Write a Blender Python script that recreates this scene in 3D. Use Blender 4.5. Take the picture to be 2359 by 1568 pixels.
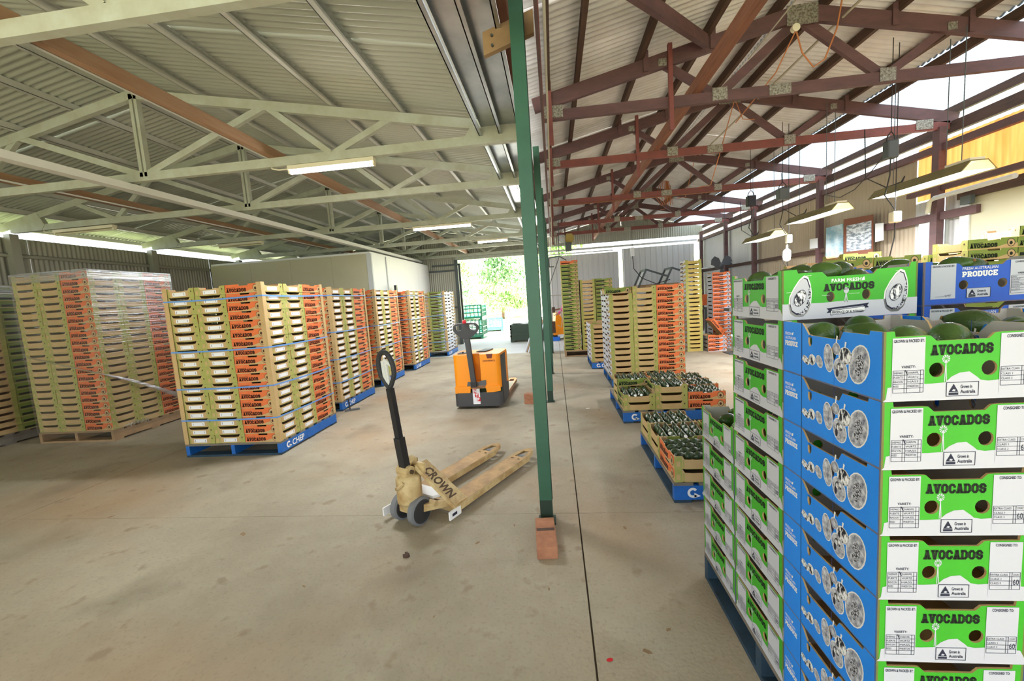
import bpy, math, random
from mathutils import Vector, Matrix
from mathutils.geometry import tessellate_polygon
random.seed(7)
for o in list(bpy.data.objects): bpy.data.objects.remove(o)
SC = bpy.context.scene
COL = SC.collection
R = math.radians
# ------------------------------------------------------------------ camera
F_PX, W_PX, H_PX, EYE = 945.65, 2359.0, 1568.0, 1.55
YAW, PIT, ROL = R(-6.1826), R(-5.7846), R(-3.8925)
fw = Vector((math.sin(YAW)*math.cos(PIT), math.cos(YAW)*math.cos(PIT), math.sin(PIT)))
r0 = Vector((math.cos(YAW), -math.sin(YAW), 0)); u0 = r0.cross(fw)
rt = r0*math.cos(ROL)+u0*math.sin(ROL); up = -r0*math.sin(ROL)+u0*math.cos(ROL)
cam = bpy.data.cameras.new('camera'); cam.sensor_width = 36; cam.lens = F_PX/W_PX*36; cam.clip_start = 0.05; cam.clip_end = 300
camo = bpy.data.objects.new('camera', cam); COL.objects.link(camo)
camo.matrix_world = Matrix(((rt.x, up.x, -fw.x, 0), (rt.y, up.y, -fw.y, 0), (rt.z, up.z, -fw.z, EYE), (0, 0, 0, 1)))
SC.camera = camo
def ray(x, y): return rt*((x-W_PX/2)/F_PX)-up*((y-H_PX/2)/F_PX)+fw
def on_z(x, y, z=0.0): d = ray(x, y); return Vector((0, 0, EYE))+d*((z-EYE)/d.z)
def on_y(x, y, Y): d = ray(x, y); return Vector((0, 0, EYE))+d*(Y/d.y)
def on_x(x, y, X): d = ray(x, y); return Vector((0, 0, EYE))+d*(X/d.x)
# ------------------------------------------------------------------ light and exposure
SC.view_settings.view_transform = 'Standard'; SC.view_settings.look = 'None'; SC.view_settings.gamma = 1; SC.view_settings.use_curve_mapping = False
SC.view_settings.exposure = 0.45
wd = bpy.data.worlds.new('sky'); SC.world = wd; wd.use_nodes = True
bg = wd.node_tree.nodes['Background']; bg.inputs[0].default_value = (0.83, 0.92, 1.0, 1); bg.inputs[1].default_value = 2.6
sun = bpy.data.lights.new('sun', 'SUN'); sun.energy = 42.0; sun.angle = R(1.0); sun.color = (1, .96, .88)
suno = bpy.data.objects.new('sun', sun); COL.objects.link(suno); suno.rotation_euler = (R(28), R(-14), R(20))
# ------------------------------------------------------------------ materials
def lin(c):
    c = c/255.0
    return c/12.92 if c <= .04045 else ((c+.055)/1.055)**2.4
def rgb(r, g, b): return (lin(r), lin(g), lin(b), 1)
MAT = {}
def mat(name, c, rough=.6, metal=0.0, var=None, scale=6.0, amt=.25, bump=0.0, bscale=60, emit=0.0, spec=.5, stretch=None, rnd=0.0, detail=4):
    m = bpy.data.materials.new(name); m.use_nodes = True; nt = m.node_tree; b = nt.nodes['Principled BSDF']
    b.inputs['Roughness'].default_value = rough; b.inputs['Metallic'].default_value = metal
    b.inputs['Specular IOR Level'].default_value = spec
    col = rgb(*c); b.inputs['Base Color'].default_value = col
    tc = nt.nodes.new('ShaderNodeTexCoord'); last = None
    if var or bump:
        mp = nt.nodes.new('ShaderNodeMapping'); nt.links.new(tc.outputs['Object'], mp.inputs[0])
        if stretch: mp.inputs['Scale'].default_value = stretch
    if var:
        n = nt.nodes.new('ShaderNodeTexNoise'); n.inputs['Scale'].default_value = scale; n.inputs['Detail'].default_value = detail; n.inputs['Roughness'].default_value = .65
        nt.links.new(mp.outputs[0], n.inputs['Vector'])
        rp = nt.nodes.new('ShaderNodeValToRGB'); rp.color_ramp.elements[0].position = .5-amt; rp.color_ramp.elements[1].position = .5+amt
        rp.color_ramp.elements[0].color = rgb(*var); rp.color_ramp.elements[1].color = col
        nt.links.new(n.outputs[0], rp.inputs[0]); last = rp.outputs[0]
    if rnd:
        oi = nt.nodes.new('ShaderNodeObjectInfo'); hs = nt.nodes.new('ShaderNodeHueSaturation')
        mr = nt.nodes.new('ShaderNodeMapRange'); mr.inputs[3].default_value = 1-rnd; mr.inputs[4].default_value = 1+rnd
        nt.links.new(oi.outputs['Random'], mr.inputs[0]); nt.links.new(mr.outputs[0], hs.inputs['Value'])
        if last: nt.links.new(last, hs.inputs['Color'])
        else: hs.inputs['Color'].default_value = col
        last = hs.outputs[0]
    if last: nt.links.new(last, b.inputs['Base Color'])
    if bump:
        nb = nt.nodes.new('ShaderNodeTexNoise'); nb.inputs['Scale'].default_value = bscale; nb.inputs['Detail'].default_value = 5
        nt.links.new(mp.outputs[0], nb.inputs['Vector'])
        bp = nt.nodes.new('ShaderNodeBump'); bp.inputs['Strength'].default_value = bump; bp.inputs['Distance'].default_value = .01
        nt.links.new(nb.outputs[0], bp.inputs['Height']); nt.links.new(bp.outputs[0], b.inputs['Normal'])
    if emit:
        b.inputs['Emission Color'].default_value = col; b.inputs['Emission Strength'].default_value = emit
    MAT[name] = m
    return m
def trans(name, c, tw=.6, rough=.5, var=None, scale=3, stretch=(1, 1, 1)):
    m = bpy.data.materials.new(name); m.use_nodes = True; nt = m.node_tree; out = nt.nodes['Material Output']
    b = nt.nodes['Principled BSDF']; b.inputs['Base Color'].default_value = rgb(*c); b.inputs['Roughness'].default_value = rough
    t = nt.nodes.new('ShaderNodeBsdfTranslucent'); t.inputs[0].default_value = rgb(*c)
    mx = nt.nodes.new('ShaderNodeMixShader'); mx.inputs[0].default_value = tw
    if var:
        tc = nt.nodes.new('ShaderNodeTexCoord'); mp = nt.nodes.new('ShaderNodeMapping'); mp.inputs['Scale'].default_value = stretch
        n = nt.nodes.new('ShaderNodeTexNoise'); n.inputs['Scale'].default_value = scale; rp = nt.nodes.new('ShaderNodeValToRGB')
        rp.color_ramp.elements[0].position = .3; rp.color_ramp.elements[1].position = .7
        rp.color_ramp.elements[0].color = rgb(*var); rp.color_ramp.elements[1].color = rgb(*c)
        nt.links.new(tc.outputs['Object'], mp.inputs[0]); nt.links.new(mp.outputs[0], n.inputs['Vector']); nt.links.new(n.outputs[0], rp.inputs[0])
        nt.links.new(rp.outputs[0], b.inputs['Base Color']); nt.links.new(rp.outputs[0], t.inputs[0])
    nt.links.new(b.outputs[0], mx.inputs[1]); nt.links.new(t.outputs[0], mx.inputs[2]); nt.links.new(mx.outputs[0], out.inputs[0])
    MAT[name] = m
def film(name, tint, alpha, rough):
    m = bpy.data.materials.new(name); m.use_nodes = True; nt = m.node_tree; out = nt.nodes['Material Output']
    g = nt.nodes.new('ShaderNodeBsdfGlossy'); g.inputs['Color'].default_value = rgb(*tint); g.inputs['Roughness'].default_value = rough
    t = nt.nodes.new('ShaderNodeBsdfTransparent'); mx = nt.nodes.new('ShaderNodeMixShader')
    tc = nt.nodes.new('ShaderNodeTexCoord'); mp = nt.nodes.new('ShaderNodeMapping'); mp.inputs['Scale'].default_value = (1.5, 1.5, 30)
    n = nt.nodes.new('ShaderNodeTexNoise'); n.inputs['Scale'].default_value = 2; n.inputs['Detail'].default_value = 5
    mr = nt.nodes.new('ShaderNodeMapRange'); mr.inputs[1].default_value = .35; mr.inputs[2].default_value = .75; mr.inputs[3].default_value = alpha*.45; mr.inputs[4].default_value = alpha*1.7
    bp = nt.nodes.new('ShaderNodeBump'); bp.inputs['Strength'].default_value = .5; bp.inputs['Distance'].default_value = .01
    nt.links.new(tc.outputs['Object'], mp.inputs[0]); nt.links.new(mp.outputs[0], n.inputs['Vector']); nt.links.new(n.outputs[0], mr.inputs[0])
    nt.links.new(n.outputs[0], bp.inputs['Height']); nt.links.new(bp.outputs[0], g.inputs['Normal'])
    nt.links.new(mr.outputs[0], mx.inputs[0]); nt.links.new(t.outputs[0], mx.inputs[1]); nt.links.new(g.outputs[0], mx.inputs[2]); nt.links.new(mx.outputs[0], out.inputs[0])
    MAT[name] = m
mat('concrete', (180, 170, 150), .7, var=(138, 126, 106), scale=.8, amt=.24, bump=.35, bscale=60, detail=12)
mat('joint', (96, 84, 70), .9)
mat('stain', (120, 92, 66), .9, var=(150, 126, 98), scale=9)
mat('roof_steel', (190, 195, 184), .38, .25, rnd=.06)
mat('roof_old', (236, 236, 238), .45, .06, var=(196, 192, 188), scale=1.6, amt=.2, rnd=.06)
mat('wall_steel', (168, 166, 152), .5, .4, rnd=.04)
mat('wall_pale', (206, 206, 204), .55, .25, rnd=.04)
mat('wall_warm', (176, 160, 138), .6, .15, rnd=.05)
mat('galv', (196, 200, 202), .28, .85, var=(150, 158, 165), scale=3)
mat('purlin', (204, 205, 198), .5, .15)
mat('truss', (190, 196, 184), .6, var=(172, 173, 154), scale=5, amt=.2)
mat('beam_rust', (164, 134, 106), .7, var=(148, 108, 78), scale=3, stretch=(8, 1, 8))
mat('maroon', (110, 76, 76), .65, var=(82, 60, 62), scale=4, stretch=(1, 1, 3))
mat('maroon_red', (138, 74, 66), .6, var=(112, 64, 60), scale=5)
mat('old_timber', (98, 72, 58), .8, var=(62, 46, 40), scale=5, stretch=(6, .6, 6), amt=.3)
mat('tan_timber', (152, 100, 74), .75, var=(112, 70, 54), scale=5, stretch=(8, .6, 8), amt=.3)
mat('nail_plate', (176, 172, 160), .45, .6, var=(120, 112, 100), scale=60, amt=.1)
mat('green_post', (52, 100, 78), .45, var=(42, 86, 66), scale=3)
mat('dark_green', (30, 52, 40), .5)
mat('kraft', (202, 172, 122), .85, var=(188, 156, 106), scale=8)
mat('kraft_in', (176, 146, 104), .9)
mat('olive', (176, 172, 96), .8, var=(158, 160, 84), scale=10)
mat('yellow_kraft', (198, 174, 98), .85, var=(182, 158, 82), scale=8)
mat('tray_green', (122, 142, 54), .75, var=(136, 148, 70), scale=10)
mat('tray_orange', (228, 120, 66), .75, var=(218, 106, 54), scale=10)
mat('ink_brown', (70, 36, 20), .8)
mat('concrete_daylit', (200, 200, 198), .6, var=(176, 175, 170), scale=.9, amt=.2, bump=.3, bscale=60, detail=10)  # slab row by the door: incoming daylight put into the paler colour
mat('tie_pale', (226, 226, 222), .5)
mat('rust_stain', (150, 112, 80), .9, var=(176, 150, 120), scale=8)
mat('white', (240, 240, 240), .6)
mat('paper', (232, 234, 236), .7)
mat('label_white', (236, 236, 240), .7)
mat('slot_dark', (18, 16, 14), .9)
mat('carton_green', (62, 178, 36), .5, var=(56, 166, 32), scale=12)
mat('carton_blue', (14, 142, 250), .5, var=(10, 132, 242), scale=12)
mat('carton_deep', (24, 92, 204), .5, var=(20, 82, 190), scale=12)
mat('carton_white', (196, 198, 208), .6)
mat('carton_in', (200, 196, 192), .8, var=(186, 182, 176), scale=10)
mat('ink', (30, 34, 58), .7)
mat('ink_black', (16, 28, 14), .7)
mat('print_hatch', (244, 244, 248), .6, var=(24, 26, 44), scale=130, amt=.07, stretch=(1, 1, .45), detail=2)
mat('print_shade', (222, 224, 232), .6, var=(96, 100, 124), scale=70, amt=.2, detail=2)
mat('print_seed', (200, 202, 214), .6, var=(14, 15, 28), scale=220, amt=.05, detail=1)
mat('chep_blue', (26, 108, 196), .6, var=(18, 88, 166), scale=9, amt=.25)
mat('chep_dark', (46, 74, 96), .8, var=(30, 48, 62), scale=9)
mat('raw_timber', (170, 140, 104), .85, var=(140, 112, 82), scale=6)
mat('grey_timber', (132, 124, 112), .9, var=(104, 96, 86), scale=6)
mat('strap', (100, 150, 216), .35)
film('film', (228, 232, 238), .2, .22)
film('film_top', (240, 243, 248), .5, .25)
mat('black_paint', (34, 34, 38), .4)
mat('black_rubber', (44, 45, 48), .65)
mat('tyre', (118, 120, 124), .6)
mat('cream_paint', (212, 190, 140), .55, var=(164, 128, 78), scale=7, amt=.16, detail=8)
mat('fork_wear', (190, 152, 96), .6, var=(140, 108, 70), scale=9, amt=.2, detail=8)
mat('crown_ink', (84, 66, 44), .7)
mat('truck_orange', (250, 150, 10), .4)
mat('truck_grey', (66, 66, 68), .55)
mat('truck_grey2', (90, 90, 92), .5)
mat('red', (206, 30, 44), .4)
mat('dark_red', (110, 40, 24), .5)
mat('brick', (186, 130, 98), .9, var=(150, 98, 72), scale=14, bump=.3)
mat('avocado', (72, 104, 38), .25, var=(44, 70, 28), scale=9, amt=.3, bump=.25, bscale=140, rnd=.3)
mat('avo_dark', (58, 78, 42), .28, var=(34, 50, 26), scale=12, amt=.3, bump=.2, bscale=160, rnd=.3)
mat('stem', (130, 96, 52), .8)
mat('cold_cream', (206, 200, 170), .6, var=(196, 190, 158), scale=.8)
mat('cold_white', (244, 244, 242), .5)
mat('tube_lit', (255, 252, 244), .5, emit=40)
mat('tube_off', (214, 206, 176), .4)
mat('batten', (230, 222, 196), .5)
mat('lamp_body', (150, 140, 84), .45, .2, var=(120, 110, 66), scale=8)
mat('lamp_in', (255, 252, 240), .4, emit=5)
mat('bulb', (255, 252, 244), .4, emit=25)
mat('cord_orange', (190, 120, 74), .7)
mat('cord_black', (40, 38, 36), .6)
mat('cord_pale', (186, 180, 160), .7)
mat('plastic_cream', (222, 216, 190), .5)
trans('skylight', (128, 140, 154), .42)
trans('fibre_orange', (255, 172, 104), .7, var=(248, 142, 74), scale=2.5, stretch=(1, 5, .6))
mat('board_brown', (128, 76, 56), .7)
mat('map_print', (206, 222, 228), .7, var=(132, 172, 190), scale=4, amt=.12)
mat('map_print2', (224, 230, 234), .7, var=(120, 130, 142), scale=5, amt=.08, stretch=(1, 2, 6))
mat('fan_grey', (96, 98, 102), .5)
mat('steel_dark', (86, 92, 92), .5, .3)
mat('steel_white', (214, 216, 214), .5)
mat('plastic_green', (34, 122, 96), .5)
mat('bin_dark', (58, 74, 60), .6)
mat('gravel', (226, 222, 210), .9, var=(200, 194, 178), scale=4)
mat('leaf', (104, 150, 70), .6, rnd=.15, var=(140, 176, 104), scale=2)
mat('leaf2', (140, 174, 118), .6, rnd=.15, var=(104, 150, 112), scale=2)
mat('bark', (112, 92, 70), .9)
mat('skin', (196, 150, 120), .6)
mat('pink_cloth', (226, 96, 160), .8)
mat('black_cloth', (30, 30, 34), .85)
mat('tub_blue', (30, 110, 214), .45)
mat('grass_dry', (200, 204, 160), .9, var=(170, 184, 130), scale=1.2)
mat('grass_dark', (92, 100, 62), .95, var=(70, 80, 48), scale=2)
def concrete_extra(name):
    # brown dusty patches, fine grit and dark scuffs over the slab colour
    nt = MAT[name].node_tree; b = nt.nodes['Principled BSDF']; src = b.inputs['Base Color'].links[0].from_socket
    tc = nt.nodes.new('ShaderNodeTexCoord'); last = src
    for (sc, lo, hi, col, amt, det) in ((.55, .5, .72, (172, 132, 92), .55, 6), (1.7, .56, .74, (112, 98, 80), .5, 8), (55, .55, .75, (110, 100, 86), .35, 3), (6.5, .62, .7, (120, 98, 74), .45, 4)):
        n = nt.nodes.new('ShaderNodeTexNoise'); n.inputs['Scale'].default_value = sc; n.inputs['Detail'].default_value = det; nt.links.new(tc.outputs['Object'], n.inputs['Vector'])
        mr = nt.nodes.new('ShaderNodeMapRange'); mr.inputs[1].default_value = lo; mr.inputs[2].default_value = hi; mr.inputs[4].default_value = amt; nt.links.new(n.outputs[0], mr.inputs[0])
        mx = nt.nodes.new('ShaderNodeMixRGB'); mx.inputs[2].default_value = rgb(*col); nt.links.new(mr.outputs[0], mx.inputs[0]); nt.links.new(last, mx.inputs[1]); last = mx.outputs[0]
    nt.links.new(last, b.inputs['Base Color'])
concrete_extra('concrete')
# ------------------------------------------------------------------ mesh builder
class MB:
    def __init__(s): s.v = []; s.f = []; s.m = []; s.sl = []; s.M = None
    def k(s, m):
        if m not in s.sl: s.sl.append(m)
        return s.sl.index(m)
    def V(s, p):
        p = Vector(p)
        if s.M is not None: p = s.M @ p
        s.v.append((p.x, p.y, p.z)); return len(s.v)-1
    def poly(s, pts, m): s.f.append(tuple(s.V(p) for p in pts)); s.m.append(s.k(m)); return s
    def box(s, x0, y0, z0, x1, y1, z1, m):
        i = [s.V(p) for p in ((x0, y0, z0), (x1, y0, z0), (x1, y1, z0), (x0, y1, z0), (x0, y0, z1), (x1, y0, z1), (x1, y1, z1), (x0, y1, z1))]
        for q in ((3, 2, 1, 0), (4, 5, 6, 7), (0, 1, 5, 4), (1, 2, 6, 5), (2, 3, 7, 6), (3, 0, 4, 7)):
            s.f.append(tuple(i[j] for j in q)); s.m.append(s.k(m))
        return s
    def bar(s, a, b, w, h, m, upv=(0, 0, 1)):
        a = Vector(a); b = Vector(b); d = (b-a).normalized(); u = Vector(upv)
        sd = d.cross(u)
        if sd.length < 1e-4: sd = d.cross(Vector((0, 1, 0)))
        sd.normalize(); u = sd.cross(d).normalized(); sd *= w/2; u *= h/2
        i = [s.V(p) for p in (a-sd-u, a+sd-u, a+sd+u, a-sd+u, b-sd-u, b+sd-u, b+sd+u, b-sd+u)]
        for q in ((0, 1, 2, 3), (7, 6, 5, 4), (0, 4, 5, 1), (1, 5, 6, 2), (2, 6, 7, 3), (3, 7, 4, 0)):
            s.f.append(tuple(i[j] for j in q)); s.m.append(s.k(m))
        return s
    def prism(s, out, o, U, Vv, d, m, mback=None, mside=None, holes=()):
        # outline (u,v) in the plane o+u*U+v*Vv; solid from 0 to -d along the normal U x V
        o = Vector(o); U = Vector(U); Vv = Vector(Vv); N = U.cross(Vv).normalized()
        mback = mback or m; mside = mside or m
        loops = [list(out)]+[list(h) for h in holes]
        flat = [p for l in loops for p in l]
        tri = tessellate_polygon([[Vector((p[0], p[1], 0)) for p in l] for l in loops])
        a = [s.V(o+U*p[0]+Vv*p[1]) for p in flat]; b = [s.V(o+U*p[0]+Vv*p[1]-N*d) for p in flat]
        for t in tri:
            x, y, z = (Vector((flat[j][0], flat[j][1])) for j in t)
            if (y.x-x.x)*(z.y-x.y)-(y.y-x.y)*(z.x-x.x) < 0: t = (t[0], t[2], t[1])
            s.f.append(tuple(a[j] for j in t)); s.m.append(s.k(m))
            s.f.append(tuple(b[j] for j in reversed(t))); s.m.append(s.k(mback))
        k = 0
        for l in loops:
            n = len(l)
            for j in range(n):
                p, q = k+j, k+(j+1) % n
                s.f.append((a[p], b[p], b[q], a[q])); s.m.append(s.k(mside))
            k += n
        return s
    def cyl(s, a, b, r, m, n=12, r2=None, cap=True, mcap=None):
        a = Vector(a); b = Vector(b); d = (b-a).normalized(); r2 = r if r2 is None else r2
        e = d.orthogonal().normalized(); g = d.cross(e)
        A = [s.V(a+(e*math.cos(t)+g*math.sin(t))*r) for t in (2*math.pi*j/n for j in range(n))]
        B = [s.V(b+(e*math.cos(t)+g*math.sin(t))*r2) for t in (2*math.pi*j/n for j in range(n))]
        for j in range(n): s.f.append((A[j], A[(j+1) % n], B[(j+1) % n], B[j])); s.m.append(s.k(m))
        if cap:
            s.f.append(tuple(reversed(A))); s.m.append(s.k(mcap or m)); s.f.append(tuple(B)); s.m.append(s.k(mcap or m))
        return s
    def tube(s, path, r, m, n=6, closed=False):
        P = [Vector(p) for p in path]; N = len(P); rings = []; e = None
        for i in range(N):
            if closed: t = P[(i+1) % N]-P[i-1]
            else: t = P[min(i+1, N-1)]-P[max(i-1, 0)]
            t.normalize()
            e = t.orthogonal() if e is None else e-t*e.dot(t)
            if e.length < 1e-5: e = t.orthogonal()
            e.normalize(); g = t.cross(e)
            rr = r[i] if isinstance(r, (list, tuple)) else r
            rings.append([s.V(P[i]+(e*math.cos(q)+g*math.sin(q))*rr) for q in (2*math.pi*j/n for j in range(n))])
        for i in range(N if closed else N-1):
            A, B = rings[i], rings[(i+1) % N]
            for j in range(n): s.f.append((A[j], A[(j+1) % n], B[(j+1) % n], B[j])); s.m.append(s.k(m))
        if not closed:
            s.f.append(tuple(reversed(rings[0]))); s.m.append(s.k(m)); s.f.append(tuple(rings[-1])); s.m.append(s.k(m))
        return s
    def lathe(s, prof, o, ax, m, n=16):
        o = Vector(o); ax = Vector(ax).normalized(); e = ax.orthogonal().normalized(); g = ax.cross(e); rings = []
        for (rr, h) in prof:
            rings.append([s.V(o+ax*h+(e*math.cos(q)+g*math.sin(q))*rr) for q in (2*math.pi*j/n for j in range(n))])
        for A, B in zip(rings, rings[1:]):
            for j in range(n): s.f.append((A[j], A[(j+1) % n], B[(j+1) % n], B[j])); s.m.append(s.k(m))
        s.f.append(tuple(reversed(rings[0]))); s.m.append(s.k(m)); s.f.append(tuple(rings[-1])); s.m.append(s.k(m))
        return s
    def corr(s, o, L, Wd, n, pitch, amp, nrm, m, seg=6, step=None):
        o = Vector(o); L = Vector(L); Wd = Vector(Wd).normalized(); nrm = Vector(nrm).normalized(); prev = None
        for j in range(n*seg+1):
            t = j/seg
            if step: h = amp if (t % 1) < step else 0   # rib profile
            else: h = amp*math.sin(2*math.pi*t)
            p = o+Wd*(t*pitch)+nrm*h; a, b = s.V(p), s.V(p+L)
            if prev: s.f.append((prev[0], a, b, prev[1])); s.m.append(s.k(m))
            prev = (a, b)
        return s
    def add(s, tpl, M):
        k = len(s.v); s.v += [tuple(M @ Vector(p)) for p in tpl.v]
        idx = [s.k(m) for m in tpl.sl]
        s.f += [tuple(i+k for i in f) for f in tpl.f]; s.m += [idx[i] for i in tpl.m]
        return s
    def mesh(s, name, smooth=False):
        me = bpy.data.meshes.new(name); me.from_pydata(s.v, [], s.f)
        for m in s.sl: me.materials.append(MAT[m])
        me.polygons.foreach_set('material_index', s.m)
        if smooth: me.polygons.foreach_set('use_smooth', [True]*len(me.polygons))
        me.update(); return me
    def build(s, name, parent=None, smooth=False):
        o = bpy.data.objects.new(name, s.mesh(name, smooth)); COL.objects.link(o); o.parent = parent; return o
def obj(name, me, parent=None, M=None):
    o = bpy.data.objects.new(name, me); COL.objects.link(o); o.parent = parent
    if M is not None: o.matrix_local = M
    return o
def tag(o, label, cat, group=None, kind=None):
    o['label'] = label; o['category'] = cat
    if group: o['group'] = group
    if kind: o['kind'] = kind
    return o
def struct(o): o['kind'] = 'structure'; return o
def thing(name, label, cat, loc=(0, 0, 0), rz=0.0, group=None):
    o = bpy.data.objects.new(name, None); COL.objects.link(o); o.location = loc; o.rotation_euler = (0, 0, rz); o.empty_display_size = .1
    return tag(o, label, cat, group)
def copy_tree(o, parent=None):
    c = o.copy(); COL.objects.link(c); c.parent = parent
    for ch in o.children: copy_tree(ch, c)
    return c
def TM(x, y, z, rz=0.0): return Matrix.Translation((x, y, z)) @ Matrix.Rotation(rz, 4, 'Z')
# ------------------------------------------------------------------ lettering
def _oct(l=.11, r=.67, b=.1, t=.9, c=.17):
    return [(l, b+c), (l, t-c), (l+c, t), (r-c, t), (r, t-c), (r, b+c), (r-c, b), (l+c, b)]
_O = _oct(); _S = .27
def _ring(p): return [(p[i], p[(i+1) % len(p)]) for i in range(len(p))]
GL = {
 'A': [((.14, 0), (.36, 1)), ((.64, 0), (.42, 1)), ((.2, .32), (.58, .32)), ((-.02, .07), (.3, .07)), ((.48, .07), (.8, .07)), ((.22, .93), (.5, .93))],
 'V': [((.14, 1), (.36, 0)), ((.64, 1), (.42, 0)), ((-.02, .93), (.3, .93)), ((.48, .93), (.8, .93))],
 'O': _ring(_O),
 'C': [(_O[5], _O[6]), (_O[6], _O[7]), (_O[7], _O[0]), (_O[0], _O[1]), (_O[1], _O[2]), (_O[2], _O[3]), (_O[3], _O[4]), (_O[4], (.67, .62)), (_O[5], (.67, .36))],
 'D': [((.14, 0), (.14, 1)), ((0, .9), (.5, .9)), ((0, .1), (.5, .1)), ((.48, .9), (.67, .73)), ((.67, .75), (.67, .25)), ((.67, .27), (.48, .1))],
 'S': [((.67, .64), (.67, .76)), ((.67, .73), (.5, .9)), ((.52, .9), (.26, .9)), ((.28, .9), (.11, .74)), ((.11, .78), (.11, .58)), ((.11, .6), (.67, .42)), ((.67, .45), (.67, .24)), ((.67, .27), (.5, .1)), ((.52, .1), (.26, .1)), ((.28, .1), (.11, .27)), ((.11, .24), (.11, .37))],
 'P': [((.16, 0), (.16, 1)), ((0, .9), (.5, .9)), ((.48, .9), (.67, .75)), ((.67, .77), (.67, .55)), ((.67, .57), (.48, .43)), ((.5, .43), (.16, .43)), ((0, .08), (.34, .08))],
 'R': [((.16, 0), (.16, 1)), ((0, .9), (.5, .9)), ((.48, .9), (.66, .75)), ((.66, .77), (.66, .57)), ((.66, .59), (.48, .46)), ((.5, .46), (.16, .46)), ((0, .08), (.32, .08)), ((.42, .44), (.66, .04)), ((.52, .08), (.8, .08))],
 'U': [((.13, .95), (.13, .26)), ((.13, .28), (.3, .1)), ((.28, .1), (.5, .1)), ((.48, .1), (.65, .28)), ((.65, .26), (.65, .95)), ((-.02, .92), (.28, .92)), ((.5, .92), (.8, .92))],
 'E': [((.14, 0), (.14, 1)), ((0, .9), (.67, .9)), ((0, .1), (.67, .1)), ((.14, .5), (.5, .5)), ((.64, .9), (.64, .72)), ((.64, .1), (.64, .28))],
}
def slab(mb, txt, o, U, Vv, h, w, m, st=_S):
    # block letters h high, w wide in all, lower left corner at o
    o = Vector(o); U = Vector(U); Vv = Vector(Vv); adv = .92; sx = w/(adv*len(txt)-.14)
    for i, ch in enumerate(txt):
        for (a, b) in GL[ch]:
            ax, ay, bx, by = (a[0]+i*adv)*sx, a[1]*h, (b[0]+i*adv)*sx, b[1]*h
            dx, dy = bx-ax, by-ay; l = math.hypot(dx, dy) or 1; hw = st*h/2*(1 if abs(dx) > abs(dy)*1.5 else 1.05*sx/h)
            ex, ey = dx/l*hw*.35, dy/l*hw*.35; nx, ny = -dy/l*hw, dx/l*hw
            q = [(ax-ex-nx, ay-ey-ny), (bx+ex-nx, by+ey-ny), (bx+ex+nx, by+ey+ny), (ax-ex+nx, ay-ey+ny)]
            mb.poly([o+U*p[0]+Vv*min(max(p[1], 0), h) for p in reversed(q)][::-1], m)
_TX = {}
def text(mb, txt, o, U, Vv, h, m, bold=0.0, w=None, mid=False):
    # flat lettering in the plain built-in face, cap height about h
    key = (txt, bold)
    if key not in _TX:
        cu = bpy.data.curves.new('t', 'FONT'); cu.body = txt; cu.size = 1; cu.offset = bold; cu.resolution_u = 2
        ob = bpy.data.objects.new('t', cu); COL.objects.link(ob); dg = bpy.context.evaluated_depsgraph_get(); dg.update()
        me = bpy.data.meshes.new_from_object(ob.evaluated_get(dg))
        _TX[key] = ([tuple(v.co) for v in me.vertices], [tuple(p.vertices) for p in me.polygons])
        bpy.data.objects.remove(ob); bpy.data.curves.remove(cu); bpy.data.meshes.remove(me)
    vs, fs = _TX[key]; o = Vector(o); U = Vector(U); Vv = Vector(Vv)
    x0 = min(v[0] for v in vs); x1 = max(v[0] for v in vs); s = h/.7; sx = s if w is None else w/(x1-x0)
    off = -(x1-x0)*sx/2 if mid else 0
    k = len(mb.v)
    for v in vs: mb.V(o+U*((v[0]-x0)*sx+off)+Vv*(v[1]*s))
    for f in fs: mb.f.append(tuple(i+k for i in f)); mb.m.append(mb.k(m))
def ell(cx, cy, rx, ry, n=18, rot=0.0):
    c, s_ = math.cos(rot), math.sin(rot); out = []
    for j in range(n):
        t = 2*math.pi*j/n; x, y = rx*math.cos(t), ry*math.sin(t); out.append((cx+x*c-y*s_, cy+x*s_+y*c))
    return out
# ================================================================== the setting
TY = [4.5, 6.13, 8.56, 11.15, 12.87, 14.9]      # truss lines
XL, XM, XR, YB, YF = -8.95, -0.28, 5.12, 15.05, -5.0
# floor: a base with concrete slabs laid on it, joints left open between them
b = MB(); b.box(-9.4, YF-1, -.16, 5.9, 15.6, -.012, 'joint'); floor = struct(b.build('floor'))
xs = [-9.4, -4.6, .088, 5.9]; ys = [YF-1, 2.815, 6.05, 8.6, 11.55, 15.6]
for i in range(3):
    for j in range(5):
        g = .005 if i < 2 else .005
        b = MB(); gx = .0045; gy = .002
        b.box(xs[i]+gx, ys[j]+gy, -.011, xs[i+1]-gx, ys[j+1]-gy, 0, 'concrete_daylit' if j == 4 else 'concrete'); b.build('slab', floor)
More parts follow.
